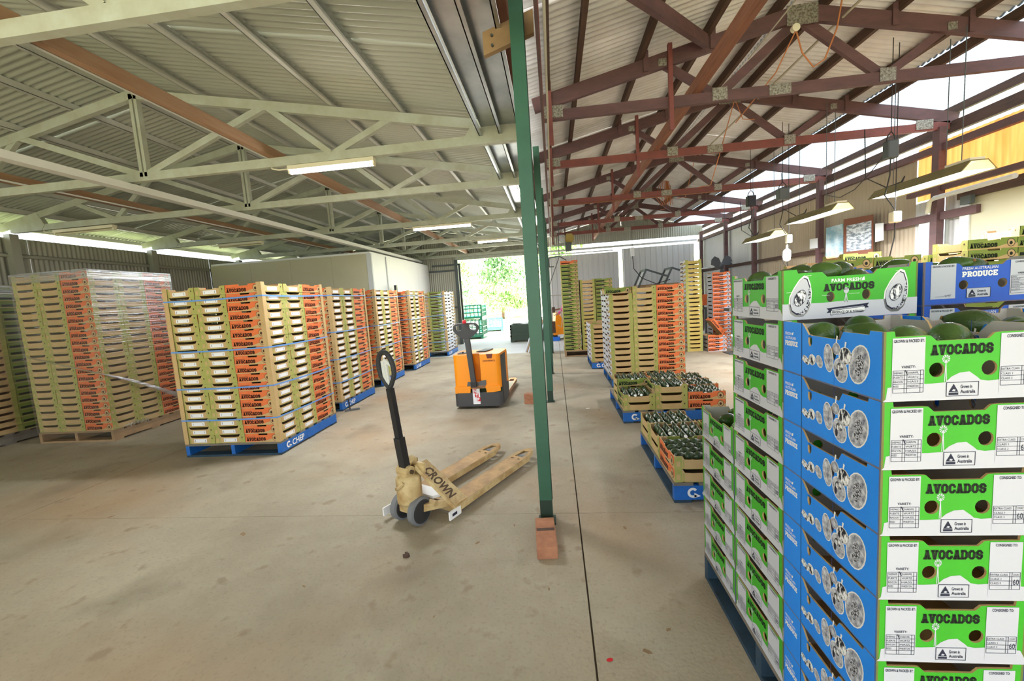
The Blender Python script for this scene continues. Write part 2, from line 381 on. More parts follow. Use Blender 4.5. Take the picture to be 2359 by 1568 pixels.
# stains and crumbs on the floor: thin flat shapes
def blotch(name, x, y, rx, ry, m, parent, rot=0, z=.0012, jag=.25):
    b = MB(); n = 14; pts = []
    for j in range(n):
        t = 2*math.pi*j/n; k = 1+random.uniform(-jag, jag); px, py = rx*k*math.cos(t), ry*k*math.sin(t)
        pts.append((x+px*math.cos(rot)-py*math.sin(rot), y+px*math.sin(rot)+py*math.cos(rot), z))
    b.poly(pts, m); return b.build(name, parent)
for (px, py, r) in ((1100, 1250, .03), (935, 1282, .02), (1185, 1210, .02), (1440, 1216, .03), (560, 1230, .04), (255, 1190, .04), (1265, 1357, .015), (1540, 1450, .02), (1000, 1420, .015), (700, 1350, .02), (1490, 1500, .03)):
    p = on_z(px, py); blotch('stain', p.x, p.y, r*.7, r*.35, 'stain', floor, random.random()*3)
p = on_z(1405, 1520); tag(blotch('paper_scrap', p.x, p.y, .014, .009, 'red', None, .3, .002, .1), 'tiny red paper scrap on the bare concrete beside the floor joint', 'scrap')
p = on_z(1355, 940); tag(blotch('paper_scrap', p.x, p.y, .03, .016, 'white', None, .3, .002, .2), 'small white paper scrap on the concrete near the green post', 'scrap')
p = on_z(936, 1281); b = MB(); b.box(-.02, -.012, 0, .02, .012, .012, 'old_timber'); b.box(-.006, -.02, 0, .012, .016, .02, 'old_timber'); o = b.build('bark_chip'); o.location = p; o.rotation_euler = (0, 0, .5)
tag(o, 'brown bark chip lying alone on the bare floor', 'chip')
# ---- roofs
APX, APZ, SLL = -4.63, 4.15, .192               # left shed: ridge, rafter top line
def zl(x): return APZ-SLL*abs(x-APX)            # rafter centre line, left shed
ARX, ARZ, SLR = 2.5, 4.08, .217
def zr(x): return ARZ-SLR*abs(x-ARX)            # rafter centre line, right shed
ceiling = bpy.data.objects.new('ceiling', None); COL.objects.link(ceiling); struct(ceiling)
def slope_sheets(x_lo, x_hi, zf, lift, m, y0, y1, special=None):
    a = Vector((x_lo, 0, zf(x_lo)+lift)); c = Vector((x_hi, 0, zf(x_hi)+lift)); L = c-a; nrm = Vector((0, 1, 0)).cross(L).normalized()
    if nrm.z < 0: nrm = -nrm
    b = MB(); b.corr((0, 0, 0), L, (0, 1, 0), 10, .0762, .0105, nrm, m); me = b.mesh('roof_sheet', True)
    y = y0; k = 0
    while y < y1:
        o = obj('roof_sheet', me, ceiling, Matrix.Translation(a+Vector((0, y, .004 if k % 2 else 0)))); y += .757; k += 1
slope_sheets(XM-.3, APX+.02, zl, .135, 'roof_steel', YF, YB)
slope_sheets(XL-.45, APX-.02, zl, .135, 'roof_steel', YF, YB)
slope_sheets(-.42, ARX-.01, zr, .19, 'roof_old', YF, YB+.2)
slope_sheets(4.32, ARX+.01, zr, .19, 'roof_old', YF, YB+.2)
slope_sheets(5.6, 4.30, zr, .185, 'skylight', YF, YB+.2)
b = MB()
for s in (-1, 1): b.poly([(APX, YF, APZ+.155), (APX+s*.2, YF, APZ+.12), (APX+s*.2, YB, APZ+.12), (APX, YB, APZ+.155)][::s], 'galv')
for s in (-1, 1): b.poly([(ARX, YF, ARZ+.225), (ARX+s*.2, YF, ARZ+.185), (ARX+s*.2, YB, ARZ+.185), (ARX, YB, ARZ+.225)][::s], 'galv')
b.build('ridge_cap', ceiling)
# steel purlins, left shed (lipped channels)
for x in [-.72, -1.52, -2.3, -3.08, -3.86, -4.48]:
    for xx in (x, 2*APX-x):
        if xx < XL+.1: continue
        b = MB(); z = zl(xx)+.055; s = 1 if xx > APX else -1
        b.box(xx-.003, YF, z, xx+.003, YB, z+.075, 'purlin'); b.box(xx-.003, YF, z, xx+.045*s, YB, z+.005, 'purlin') if s > 0 else b.box(xx-.045, YF, z, xx+.003, YB, z+.005, 'purlin')
        b.box(min(xx, xx+.045*s), YF, z+.07, max(xx, xx+.045*s), YB, z+.075, 'purlin'); b.box(min(xx+.043*s, xx+.047*s), YF, z, max(xx+.043*s, xx+.047*s), YB, z+.018, 'purlin')
        b.build('purlin', ceiling)
b = MB(); b.box(XL-.32, YF, zl(XL-.3)+.05, XL-.27, YB, zl(XL-.3)+.12, 'purlin'); b.build('purlin', ceiling)
# timber purlins, right shed
for x in (.06, .36, 1.0, 1.64, 2.3, 2.72, 3.35, 4.0, 4.34, 5.3):
    b = MB(); z = zr(x)+.075; b.box(x-.022, YF, z, x+.022, YB+.2, z+.1, 'old_timber'); b.build('purlin', ceiling)
for x in (1.0, 1.64, 3.35, 4.0):                 # cleats where purlins sit on rafters
    for y in TY[:4]:
        b = MB(); s = 1 if x < ARX else -1; b.bar((x+.04*s, y-.035, zr(x)-.05), (x+.04*s, y-.035, zr(x)+.15), .008, .05, 'maroon', (1, 0, 0)); b.build('cleat', ceiling)
# box gutter of bright steel where the two roofs meet
gut = MB()
zg = 3.30
gut.box(-.66, YF, zg+.06, -.26, YB, zg+.064, 'galv')
g = struct(gut.build('trim_1'))
for x in (-.68, -.47, -.27):
    b = MB(); b.box(x-.004, YF, zg-.03, x+.004, YB, zg+.06, 'galv'); b.box(x-.004, YF, zg-.03, x+.03, YB, zg-.026, 'galv'); b.build('rib', g)
b = MB(); b.box(-.25, YF, 3.36, -.19, YB, 3.50, 'tan_timber'); tag(b.build('timber_beam'), 'orange-brown timber beam running above the green posts beside the steel gutter', 'beam')
# ---- left wall: corrugated sheets, girts, columns
wall_left = bpy.data.objects.new('wall_left', None); COL.objects.link(wall_left); struct(wall_left)
b = MB(); b.corr((0, 0, 0), (0, 0, 3.15), (0, 1, 0), 10, .0762, .0085, (1, 0, 0), 'wall_steel'); me = b.mesh('wall_sheet', True)
y = YF
while y < YB-.1: obj('wall_sheet', me, wall_left, Matrix.Translation((XL-.1+(.004 if int(y*10) % 2 else 0), y, -.01))); y += .76
for z in (.9, 1.9, 2.86):
    b = MB(); b.box(XL-.09, 1.2, z, XL-.03, YB, z+.008, 'wall_steel'); b.box(XL-.036, 1.2, z-.05, XL-.03, YB, z+.008, 'wall_steel'); b.box(XL-.09, 1.2, z-.05, XL-.084, YB, z, 'wall_steel'); b.build('girt', wall_left)
for y in TY[1:5]:
    b = MB(); b.box(XL-.06, y-.06, 0, XL+.06, y+.06, zl(XL)-.14, 'wall_steel'); b.build('column', wall_left)
# ---- back wall, left shed: cladding either side of and above the open door
wall_back = bpy.data.objects.new('wall_back', None); COL.objects.link(wall_back); struct(wall_back)
DXL, DXR, DZ = -3.435, -.2, 3.1
b = MB(); b.corr((0, 0, 0), (0, 0, 4.3), (1, 0, 0), 10, .0762, .0085, (0, -1, 0), 'wall_steel'); tall = b.mesh('wall_sheet', True)
def gable(x0, x1, z0, zf, off, Y, m, name, parent):
    # one sheet clipped to the roof line
    bb = MB(); n = max(2, int((x1-x0)/.0127)); prev = None
    for j in range(n+1):
        x = x0+(x1-x0)*j/n; yy = Y-.0085*math.sin(2*math.pi*(x-x0)/.0762)
        a = bb.V((x, yy, z0)); c = bb.V((x, yy, max(z0+.02, zf(x)+off)))
        if prev: bb.f.append((prev[0], a, c, prev[1])); bb.m.append(bb.k(m))
        prev = (a, c)
    return bb.build(name, parent, True)
x = XL-.1
while x < XM:
    x1 = min(x+.762, XM)
    if x < DXL < x1: x1 = DXL
    z0 = 0 if x1 <= DXL+1e-6 else DZ
    gable(x, x1, z0, zl, .12, YB, 'wall_steel', 'wall_sheet', wall_back); x = x1
b = MB(); b.box(DXL-.06, YB-.07, DZ-.02, XM, YB-.02, DZ+.09, 'truss'); b.build('door_header', wall_back)
b = MB(); b.box(DXL-.12, YB-.09, 0, DXL, YB-.01, DZ, 'steel_dark'); b.build('door_jamb', wall_back)
for z in (1.35, 2.7):
    b = MB(); b.box(-4.6, YB-.06, z, DXL-.1, YB-.02, z+.06, 'steel_dark'); b.build('girt', wall_back)
b = MB(); b.box(-4.4, YB-.12, 2.9, DXL+.1, YB-.09, 2.96, 'steel_dark'); b.build('door_track', wall_back)
d1 = MB(); d1.box(0, 0, 0, .07, .03, 2.9, 'black_paint'); o = struct(d1.build('door_1')); o.location = (DXL+.03, YB-.13, .05)
# ---- back wall, right shed: pale ribbed sliding doors with daylight gaps round them
wb2 = bpy.data.objects.new('wall_rear_right', None); COL.objects.link(wb2); struct(wb2)
YB2 = 15.3
def ribbed(x0, x1, z0, z1, Y, m, name, parent, pitch=.19):
    n = int((x1-x0)/pitch)+1
    me_b = MB(); prev = None; x = x0; pts = []
    while x < x1-1e-4:
        for (dx, dy) in ((0, 0), (.03, 0), (.05, -.025), (.08, -.025), (.1, 0)): 
            if x+dx <= x1: pts.append((x+dx, Y+dy))
        x += pitch
    pts.append((x1, Y))
    for (px, py) in pts:
        a = me_b.V((px, py, z0)); c = me_b.V((px, py, z1))
        if prev: me_b.f.append((prev[0], a, c, prev[1])); me_b.m.append(me_b.k(m))
        prev = (a, c)
    return me_b.build(name, parent)
dA = struct(bpy.data.objects.new('door_2', None)); COL.objects.link(dA); dB = struct(bpy.data.objects.new('door_3', None)); COL.objects.link(dB)
x = -.12
while x < 2.38: ribbed(x, min(x+.76, 2.38), .03, 2.98, YB2, 'wall_pale', 'door_sheet', dA); x += .76
x = 2.52
while x < 5.0: ribbed(x, min(x+.76, 5.0), .03, 3.06, YB2, 'wall_pale', 'door_sheet', dB); x += .76
for d, xa, xb in ((dA, -.12, 2.38), (dB, 2.52, 5.0)):
    for z in (1.05, 1.55): b = MB(); b.box(xa, YB2-.05, z, xb, YB2-.028, z+.03, 'wall_steel'); b.build('door_rail', d)
for (x0, x1, z0, z1) in ((-.2, 5.1, 3.13, 3.2), (-.2, 2.2, 3.02, 3.06)):
    b = MB(); b.box(x0, YB2-.03, z0, x1, YB2+.03, z1, 'steel_white'); b.build('track', wb2)
x = -.28
while x < 5.3:
    gable(x, min(x+.762, 5.3), 3.33, zr, .17, YB2, 'wall_steel', 'wall_sheet', wb2); x += .762
# ---- right wall
wall_right = bpy.data.objects.new('wall_right', None); COL.objects.link(wall_right); struct(wall_right)
def wsheet(y0, y1, z0, z1, m, amp=.0085, X=XR+.1, pitch=.0762):
    n = max(1, round((y1-y0)/pitch)); bb = MB(); bb.corr((X, y0, z0), (0, 0, z1-z0), (0, 1, 0), n, (y1-y0)/n, amp, (-1, 0, 0), m); return bb.build('wall_sheet', wall_right, True)
y = 6.6
while y < 15.3:
    y1 = min(y+.762, 15.3); wsheet(y, y1, .05, 3.2, 'wall_warm' if y < 10.6 else 'wall_pale', .0085); y = y1
for (y0, y1) in ((1.0, 1.8), (1.8, 2.6), (2.6, 3.4), (3.4, 4.2), (4.2, 4.97), (4.97, 5.75), (5.75, 6.58)): wsheet(y0, y1, 2.52, 3.24, 'fibre_orange')
for (y0, y1) in ((5.9, 6.15), (6.4, 6.6)): wsheet(y0, y1, .05, 2.5, 'wall_pale')
b = MB(); b.box(XR+.02, -5, 0, XR+.08, 5.72, 2.43, 'cold_cream'); b.build('panel', wall_right)
b = MB(); b.box(XR-.03, .6, 2.40, XR+.04, 5.85, 2.52, 'old_timber'); b.build('rail', wall_right)
b = MB(); b.box(XR-.0, 5.72, 0, XR+.06, 5.84, 2.42, 'steel_white'); b.build('jamb', wall_right)
for (y0, y1, z0, z1) in ((.6, 15.2, 3.08, 3.17), (.6, 6.6, 2.58, 2.65), (5.6, 7.0, 2.2, 2.3), (7.9, 15.2, 2.02, 2.1)):
    b = MB(); b.box(XR-.03, y0, z0, XR+.04, y1, z1, 'maroon' if z0 > 2.1 else 'old_timber'); b.build('girt', wall_right)
b = MB(); b.box(XR+.1, .6, 3.30, XR+.16, 15.3, 3.44, 'old_timber'); b.build('eave_plate', wall_right)
for y in TY[1:]:
    b = MB(); b.box(XR-.06, y-.05, 0, XR+.03, y+.05, 3.38, 'maroon'); b.build('column', wall_right)
# ---- cold room of insulated panels in the far left corner
wc = struct(bpy.data.objects.new('wall_cold_room', None)); COL.objects.link(wc)
CX, CY, CZ = -4.62, 10.12, 2.93
x = XL
while x < CX-.02:
    x1 = min(x+1.12, CX); b = MB(); b.box(x+.002, CY, 0, x1-.002, CY+.08, CZ, 'cold_cream'); b.build('panel', wc); x = x1
y = CY
while y < YB-.1:
    y1 = min(y+1.2, YB-.06); b = MB(); b.box(CX, y+.002, 0, CX+.08, y1-.002, CZ, 'cold_white'); b.build('panel', wc); y = y1
b = MB(); b.box(XL, CY+.02, CZ, CX+.06, YB-.05, CZ+.05, 'cold_white'); b.build('roof_panel', wc)
b = MB(); b.box(CX-.03, CY-.012, 0, CX+.1, CY+.005, CZ+.01, 'steel_white'); b.box(CX+.08, CY-.01, 0, CX+.092, CY+.06, CZ+.01, 'steel_white'); b.build('corner_trim', wc)
b = MB(); b.box(CX+.085, 11.05, .9, CX+.1, 11.1, CZ, 'steel_white'); b.build('conduit', wc)
b = MB(); b.box(CX+.085, 11.1, 1.5, CX+.2, 11.35, 1.95, 'steel_dark'); b.box(CX+.2, 11.18, 1.75, CX+.26, 11.28, 2.15, 'black_paint'); o = b.build('control_box')
tag(o, 'grey control box with dark handle on the white cold room wall', 'control box')
# ---- trusses of the left shed
def left_truss(y, lb):
    t = thing('roof_truss', lb, 'truss', (0, y, 0), 0, 'pale green steel roof trusses')
    def part(n, a, c, w, h):
        b = MB(); b.bar(a, c, w, h, 'truss'); b.build(n, t)
    zc = 3.24; hx = APX-XL-.0
    part('bottom_chord', (XL+.05, 0, zc), (-.2, 0, zc), .06, .095)
    part('rafter', (XL-.2, 0, zl(XL-.2)), (APX, 0, zl(APX)), .06, .1); part('rafter', (-.2, 0, zl(-.2)), (APX, 0, zl(APX)), .06, .1)
    b = MB(); b.box(APX-.045, -.03, zc, APX-.005, .03, zl(APX), 'truss'); b.box(APX+.015, -.03, zc, APX+.05, .03, zl(APX), 'truss'); b.build('king_post', t)
    for s in (-1, 1):
        n0, n1, n2, n3 = [APX+s*q for q in (.05, 1.58, 2.3, 3.02)]
        part('web', (n0, 0, zc+.03), (n1, 0, zl(n1)), .05, .07)
        part('web', (n1, 0, zl(n1)), (n2, 0, zc+.02), .05, .065)
        part('web', (n2, 0, zc+.02), (n3, 0, zl(n3)), .05, .065)
        e = APX+s*(APX-XL-.1) if s < 0 else -.22
        b = MB(); pts = [(e, zc-.05), (e-s*.55, zc-.05), (e-s*.62, zc+.04), (e-s*.5, zl(e-s*.5)+.04), (e, zl(e)+.04)]
        b.prism(pts if s < 0 else [(p[0], p[1]) for p in pts], (0, -.036, 0), (1, 0, 0), (0, 0, 1), .072, 'truss'); b.build('gusset', t)
    return t
for y, lb in zip([2.2]+TY, ('pale green steel truss with no lamp, first in front of the green post', 'pale green steel truss carrying the large lit batten beside the green post', 'pale green steel truss with an unlit batten by the left wall column', 'pale green steel truss carrying both a lit batten and an unlit batten', 'pale green steel truss over the cold room corner carrying a short lit batten', 'pale green steel truss over the white cold room wall', 'pale green steel truss against the rear gable above the daylight door')): left_truss(y, lb)
def tie(name, x, z, w, h, m, label, y0=1.2, y1=15.0):
    b = MB(); b.box(x-w/2, y0, z-h/2, x+w/2, y1, z+h/2, m); return tag(b.build(name), label, 'beam')
tie('tie_beam', -4.82, 3.13, .11, .075, 'tie_pale', 'light grey steel tie beam running lengthwise just below the truss king posts')
o = tie('tie_beam', -3.03, 3.335, .07, .10, 'beam_rust', 'rust-brown steel tie beam lying on the truss chords above the lit batten lamps')
b = MB(); b.box(-3.09, 1.2, 3.285, -3.06, 15.0, 3.32, 'purlin'); b.build('lip', o)
o = tie('tie_beam', -6.25, 3.335, .07, .10, 'beam_rust', 'dull brown steel tie beam lying on the truss chords above the wrapped pallets')
b = MB(); b.box(-6.22, 1.2, 3.285, -6.19, 15.0, 3.30, 'white'); b.build('lip', o)
# ---- trusses of the right shed: maroon timber with nail plates
def right_truss(y, lb):
    t = thing('roof_truss', lb, 'truss', (0, y, 0), 0, 'maroon timber roof trusses')
    def part(n, a, c, w, h, m='maroon'): 
        b = MB(); b.bar(a, c, w, h, m); return b.build(n, t)
    zc = 3.40
    part('bottom_chord', (.0, 0, zc), (5.2, 0, zc), .045, .1, 'maroon' if y < 6 else 'maroon_red')
    part('rafter', (-.1, 0, zr(-.1)), (ARX, 0, ARZ), .045, .14); part('rafter', (5.3, 0, zr(5.3)), (ARX, 0, ARZ), .045, .14)
    for s in (-1, 1):
        n = ARX+s*.76; m_ = ARX+s*1.3
        part('web', (ARX+s*.03, .03, ARZ-.06), (n, .03, zc+.02), .04, .085); part('web', (n, .03, zc+.02), (m_, .03, zr(m_)), .04, .075)
        for (px, pz, w, h) in ((n, zc+.02, .14, .12), (m_, zr(m_)-.02, .08, .07), (ARX+s*2.4, zc+.03, .2, .12)):
            b = MB(); b.box(px-w/2, -.03, pz-h/2, px+w/2, -.024, pz+h/2, 'nail_plate'); b.build('nail_plate', t)
    b = MB(); b.box(ARX-.14, -.03, ARZ-.12, ARX+.14, -.024, ARZ+.06, 'nail_plate'); b.build('nail_plate', t)
    b = MB(); b.box(ARX-.3, -.03, zc-.05, ARX-.1, -.024, zc+.05, 'nail_plate'); b.build('nail_plate', t)
    b = MB(); b.box(1.25, -.06, zc-.28, 1.29, -.02, zr(1.27)+.12, 'maroon_red'); b.build('hanger', t)
    b = MB(); b.box(.04, -.06, zc-.3, .09, -.02, zc+.32, 'maroon_red'); b.build('hanger', t)
    return t
for y, lb in zip(TY[:5], ('dark maroon timber truss with a large ridge nail plate and cord reel', 'red-brown timber truss ending at the column beside the orange sheets', 'red-brown timber truss with an orange copper pipe clipped below', 'red-brown timber truss with the looped orange cord bundle', 'red-brown timber truss with the small cream hoist')): right_truss(y, lb)
b = MB(); b.bar(on_y(1625, 95, 4.42), on_y(1440, -30, 3.1), .05, .11, 'maroon'); tag(b.build('timber_brace'), 'dark maroon diagonal brace bolted to the first maroon rafter', 'brace')
tie('timber_beam', 1.52, 3.50, .085, .1, 'tan_timber', 'long reddish-brown timber beam resting across the maroon truss chords', .6, 15.2)
b = MB(); b.tube([(.1, 8.5, 3.33), (5.0, 8.5, 3.33)], .012, 'tan_timber', 8); tag(b.build('copper_pipe'), 'long orange copper pipe clipped under a maroon truss chord', 'pipe')
b = MB(); b.tube([(2.86, .8, 3.98), (2.86, 8.3, 3.98)], .012, 'cord_pale', 8); tag(b.build('conduit_pipe'), 'pale conduit pipe running lengthwise under the maroon rafters', 'pipe')
# ---- green posts between the sheds
for i, y in enumerate((2.72, 5.98, 8.2, 11.2)):
    t = thing('steel_post', ['green steel post with dark painted foot standing behind the loose brick', 'green steel post beside the small pair of bricks', 'green steel post standing right of the leaning slatted pallet', 'farthest green steel post by the daylight doorway'][i], 'post', (-.133, y, 0))
    b = MB(); b.box(-.042, -.0425, .17, .042, -.036, 3.62, 'green_post'); b.box(-.042, .036, .17, .042, .0425, 3.62, 'green_post'); b.box(-.042, -.036, .17, .042, .036, 3.62, 'green_post'); b.box(.042, -.03, .17, .047, -.02, 3.5, 'dark_green'); b.build('shaft', t)
    b = MB(); b.box(-.042, -.0425, 0, .042, .0425, .17, 'dark_green'); b.box(-.06, -.055, 0, .06, .055, .012, 'dark_green'); b.build('foot', t)
b = MB(); b.box(-.02, 1.2, 3.1, .0, 15.0, 3.16, 'maroon'); b.box(.0, 1.2, 3.1, .006, 15.0, 3.28, 'maroon_red'); tag(b.build('door_track'), 'dark maroon steel rail running lengthwise beside the green posts', 'rail')
b = MB(); b.prism([(-.36, 3.12), (-.03, 3.22), (-.03, 3.36), (-.36, 3.26)], (0, 2.8, 0), (1, 0, 0), (0, 0, 1), .04, 'raw_timber'); o = tag(b.build('timber_block'), 'pale bolted timber block clamped to the top of the green post', 'block')
for (u, v) in ((-.3, 3.17), (-.3, 3.23)): c = MB(); c.cyl((u, 2.8, v), (u, 2.785, v), .008, 'steel_dark', 8); c.build('bolt', o)
b = MB()
b = MB(); b.tube([(.035, 1.3+.35*k, 3.05+.012*math.sin(k*1.7)) for k in range(36)], .008, 'cord_pale', 6); tag(b.build('cable'), 'pale cable running lengthwise beside the green posts', 'cable')
# ================================================================== pallets
PW = 1.165
def make_pallet(name, label, x, y, rz=0.0, side=True, blue='chep_blue', deck='grey_timber', word=True, wood=False):
    # local origin at one corner; bearers run along local y, deck boards along local x
    t = thing(name, label, 'pallet', (x, y, 0), rz)
    for i, bx in enumerate((0, PW/2-.0225, PW-.045)):
        b = MB(); h0, h1 = .022, .128
        pts = [(0, h0), (PW, h0), (PW, h1), (0, h1)]
        b.prism(pts, (bx+.045, 0, 0), (0, 1, 0), (0, 0, 1), .045, blue if not wood else deck)
        o = b.build('bearer', t)
        if word and side and i != 1:
            s = 1 if i == 2 else -1; ox = bx+.0462 if i == 2 else bx-.0012
            U = (0, s, 0); o0 = PW*.06 if s > 0 else PW*.94
            c = MB(); text(c, 'CHEP', (ox, o0+s*.125, .04), U, (0, 0, 1), .066, 'white', .02)
            for (a0, a1) in ((40, 320),):
                pts = []; n = 12
                for j in range(n+1): t_ = R(a0+(a1-a0)*j/n); pts.append((.06+.038*math.cos(t_), .075+.038*math.sin(t_)))
                for j in range(n, -1, -1): t_ = R(a0+(a1-a0)*j/n); pts.append((.06+.02*math.cos(t_), .075+.02*math.sin(t_)))
                for j in range(n):
                    q = [pts[j], pts[j+1], pts[2*n+1-(j+1)], pts[2*n+1-j]]
                    c.poly([(ox, o0+s*p[0], p[1]) for p in q], 'white')
            c.poly([(ox, o0+s*.07, .035), (ox, o0+s*.115, .05), (ox, o0+s*.07, .075)], 'white')
            c.build('lettering', o)
    d0 = deck
    for k in range(7):
        b = MB(); w = .135 if k in (0, 6) else .105; yy = 0 if k == 0 else (PW-w if k == 6 else k*(PW-.105)/6)
        b.box(0, yy, .128, PW, yy+w, .15, d0); b.build('deck_board', t)
    for k in range(3):
        b = MB(); yy = (0, PW/2-.06, PW-.12)[k]; b.box(0, yy, 0, PW, yy+.12, .022, 'chep_dark' if not wood else deck); b.build('bottom_board', t)
    return t
# ================================================================== trays
TA, TB, TP = .42, .365, .0975
def tray_tpl(long_m='tray_orange', end_m='kraft', strip='olive', label=True, detail=True, inner='kraft_in', ink='ink_brown', icon=True):
    b = MB(); h = TP-.001; t = .004; a, w = TA-.003, TB-.003
    b.box(-a/2, -w/2, 0, a/2, w/2, .004, inner)
    e_out = [(0, 0), (w, 0), (w, h), (w*.84, h), (w*.80, h*.74), (w*.66, h*.70), (w*.34, h*.70), (w*.20, h*.74), (w*.16, h), (0, h)]
    l_out = [(0, 0), (a, 0), (a, h), (a*.66, h), (a*.65, h*.83), (a*.40, h*.83), (a*.39, h), (0, h)]
    for s in (1, -1):
        # end at s*a/2, seen from outside left to right is s*y
        o = Vector((s*a/2, -s*w/2, 0)); U = Vector((0, s, 0)); Z = Vector((0, 0, 1)); e = Vector((s*.0006, 0, 0))
        b.prism(e_out, o, U, Z, t, end_m, inner, 'kraft')
        def q(u0, v0, u1, v1, m, d=1.0): b.poly([o+e*d+U*u0*w+Z*v0*h, o+e*d+U*u1*w+Z*v0*h, o+e*d+U*u1*w+Z*v1*h, o+e*d+U*u0*w+Z*v1*h], m)
        for (u0, u1) in ((.0, .15), (.85, 1)): q(u0, .0, u1, 1, strip)
        if detail:
            q(.165, .06, .19, .72, strip); q(.81, .06, .835, .72, strip); q(.2, .0, .8, .05, strip)
            q(.04, .2, .11, .62, 'kraft', 2); q(.89, .55, .92, .72, 'ink_brown', 2)
        if label:
            q(.28, .16, .72, .58, 'label_white', 2)
            if detail: q(.32, .24, .335, .5, 'truck_grey2', 3); q(.66, .24, .675, .5, 'truck_grey2', 3)
        o = Vector((-s*a/2, -s*w/2, 0)); U = Vector((s, 0, 0)); e = Vector((0, -s*.0006, 0))
        b.prism(l_out, o, U, Z, t, long_m, inner, 'kraft')
        def p_(u0, v0, u1, v1, m, d=1.0): b.poly([o+e*d+U*u0*a+Z*v0*h, o+e*d+U*u1*a+Z*v0*h, o+e*d+U*u1*a+Z*v1*h, o+e*d+U*u0*a+Z*v1*h], m)
        sw = [(.0, 0), (1, 0), (1, .42), (.88, .5), (.74, .36), (.62, .2), (.3, .08), (0, .1)]
        b.poly([o+e+U*p[0]*a+Z*p[1]*h for p in sw], end_m)
        if detail:
            slab(b, 'AVOCADOS', o+e*2+U*.05*a+Z*.16*h, U, Z, h*.40, a*.54, ink, .3)
            p_(.05, .6, .3, .645, ink, 2)
        else: p_(.05, .2, .55, .5, ink, 2)
        if icon:
            c = [(x*.0, y) for x, y in ()]
            pts = ell(.865*a, .5*h, .034, .038, 14, .3); b.poly([o+e*2+U*x+Z*y for x, y in pts], ink)
            pts = ell(.863*a, .5*h, .029, .033, 14, .3); b.poly([o+e*3+U*x+Z*y for x, y in pts], end_m)
            pts = ell(.86*a, .46*h, .014, .016, 10); b.poly([o+e*4+U*x+Z*y for x, y in pts], ink)
    for sx in (-1, 1):
        for sy in (-1, 1):      # corner posts
            b.box(*(sorted((sx*(a/2-t), sx*(a/2-.03)))[0], sorted((sy*(w/2-t), sy*(w/2-.012)))[0], .004, sorted((sx*(a/2-t), sx*(a/2-.03)))[1], sorted((sy*(w/2-t), sy*(w/2-.012)))[1], h), inner)
    return b
TPL = {'OL': tray_tpl('tray_orange', label=True), 'ON': tray_tpl('tray_orange', label=False), 'GN': tray_tpl('tray_green', label=False, ink='ink_black'),
       'YN': tray_tpl('carton_white', 'yellow_kraft', 'olive', False, detail=False, icon=False), 'ol': tray_tpl('tray_orange', label=True, detail=False), 'on': tray_tpl('tray_orange', label=False, detail=False), 'gn': tray_tpl('tray_green', label=False, detail=False, ink='ink_black'),
       'gl': tray_tpl('tray_green', label=True, detail=False, ink='ink_black'), 'OO': tray_tpl('tray_orange', 'tray_orange', 'tray_orange', False, inner='kraft_in'), 'ew': tray_tpl('tray_green', 'carton_white', 'carton_white', False, detail=False), 'lw': tray_tpl('carton_white', 'kraft', 'olive', False, detail=False, icon=False), 'OW': tray_tpl('tray_orange', 'carton_white', 'carton_white', False),
       'LW': tray_tpl('carton_white', 'kraft', 'olive', False, detail=False, icon=False), 'yn': tray_tpl('yellow_kraft', 'yellow_kraft', 'olive', False, detail=False, icon=False)}
TME = {}
def tme(k):
    if k not in TME: TME[k] = TPL[k].mesh('avocado_tray')
    return TME[k]
def spots(faces):
    # tray seats of one pinwheel layer: (x, y, turn, which); S=south W=west E=east faces
    g = .0075; S = PW-2*g; a, b_ = TA, TB; out = []
    def c(x0, y0, long_x, tag_): 
        w, d = (a, b_) if long_x else (b_, a)
        out.append((g+x0+w/2, g+y0+d/2, 0.0 if long_x else math.pi/2, tag_))
    c(0, 0, False, 'SW'); c(b_, 0, False, 'S'); c(2*b_, 0, True, 'SE')
    if 'E' in faces: c(S-a, b_, True, 'E'); c(S-b_, 2*b_, False, 'NE')
    if 'W' in faces: c(0, a, True, 'W'); c(0, a+b_, True, 'NW')
    return out
REST = MB()
def load(x, y, rz, n, faces, kinds, single, label=None, group=None, z0=.15, jit=.003, skip=()):
    """n layers of trays on a pallet; kinds maps seat -> template key"""
    Mp = TM(x, y, 0, rz)
    for k in range(n):
        for (sx, sy, tr, wh) in spots(faces):
            if (wh, k) in skip: continue
            key = kinds.get(wh, kinds['*'])
            M = Mp @ TM(sx+random.uniform(-jit, jit), sy+random.uniform(-jit, jit), z0+k*TP, tr+(math.pi if random.random() < .0 else 0))
            if single:
                o = obj('avocado_tray', tme(key)); o.matrix_world = M
                lb = label[wh] if isinstance(label, dict) and wh in label else (label['*'] if isinstance(label, dict) else label)
                tag(o, lb, 'tray', group)
            else: REST.add(TPL[key], M)
def strap_loop(x, y, rz, z, label, tilt=0.0):
    b = MB(); b.M = TM(x, y, 0, rz); w = .016; e = .004; n = 5
    c = [(-e, -e), (PW+e, -e), (PW+e, PW+e), (-e, PW+e)]
    for i in range(4):
        p, q = c[i], c[(i+1) % 4]
        for s in range(n):
            f0, f1 = s/n, (s+1)/n; sg = lambda f: -.008*math.sin(math.pi*f)
            x0, y0, x1, y1 = [p[0]+(q[0]-p[0])*f0, p[1]+(q[1]-p[1])*f0, p[0]+(q[0]-p[0])*f1, p[1]+(q[1]-p[1])*f1]
            b.poly([(x0, y0, z+sg(f0)), (x1, y1, z+sg(f1)), (x1, y1, z+w+sg(f1)), (x0, y0, z+w+sg(f0))], 'strap')
    o = b.build('strap'); m = o.modifiers.new('thick', 'SOLIDIFY'); m.thickness = .0015
    return tag(o, label, 'strap', label[:60])
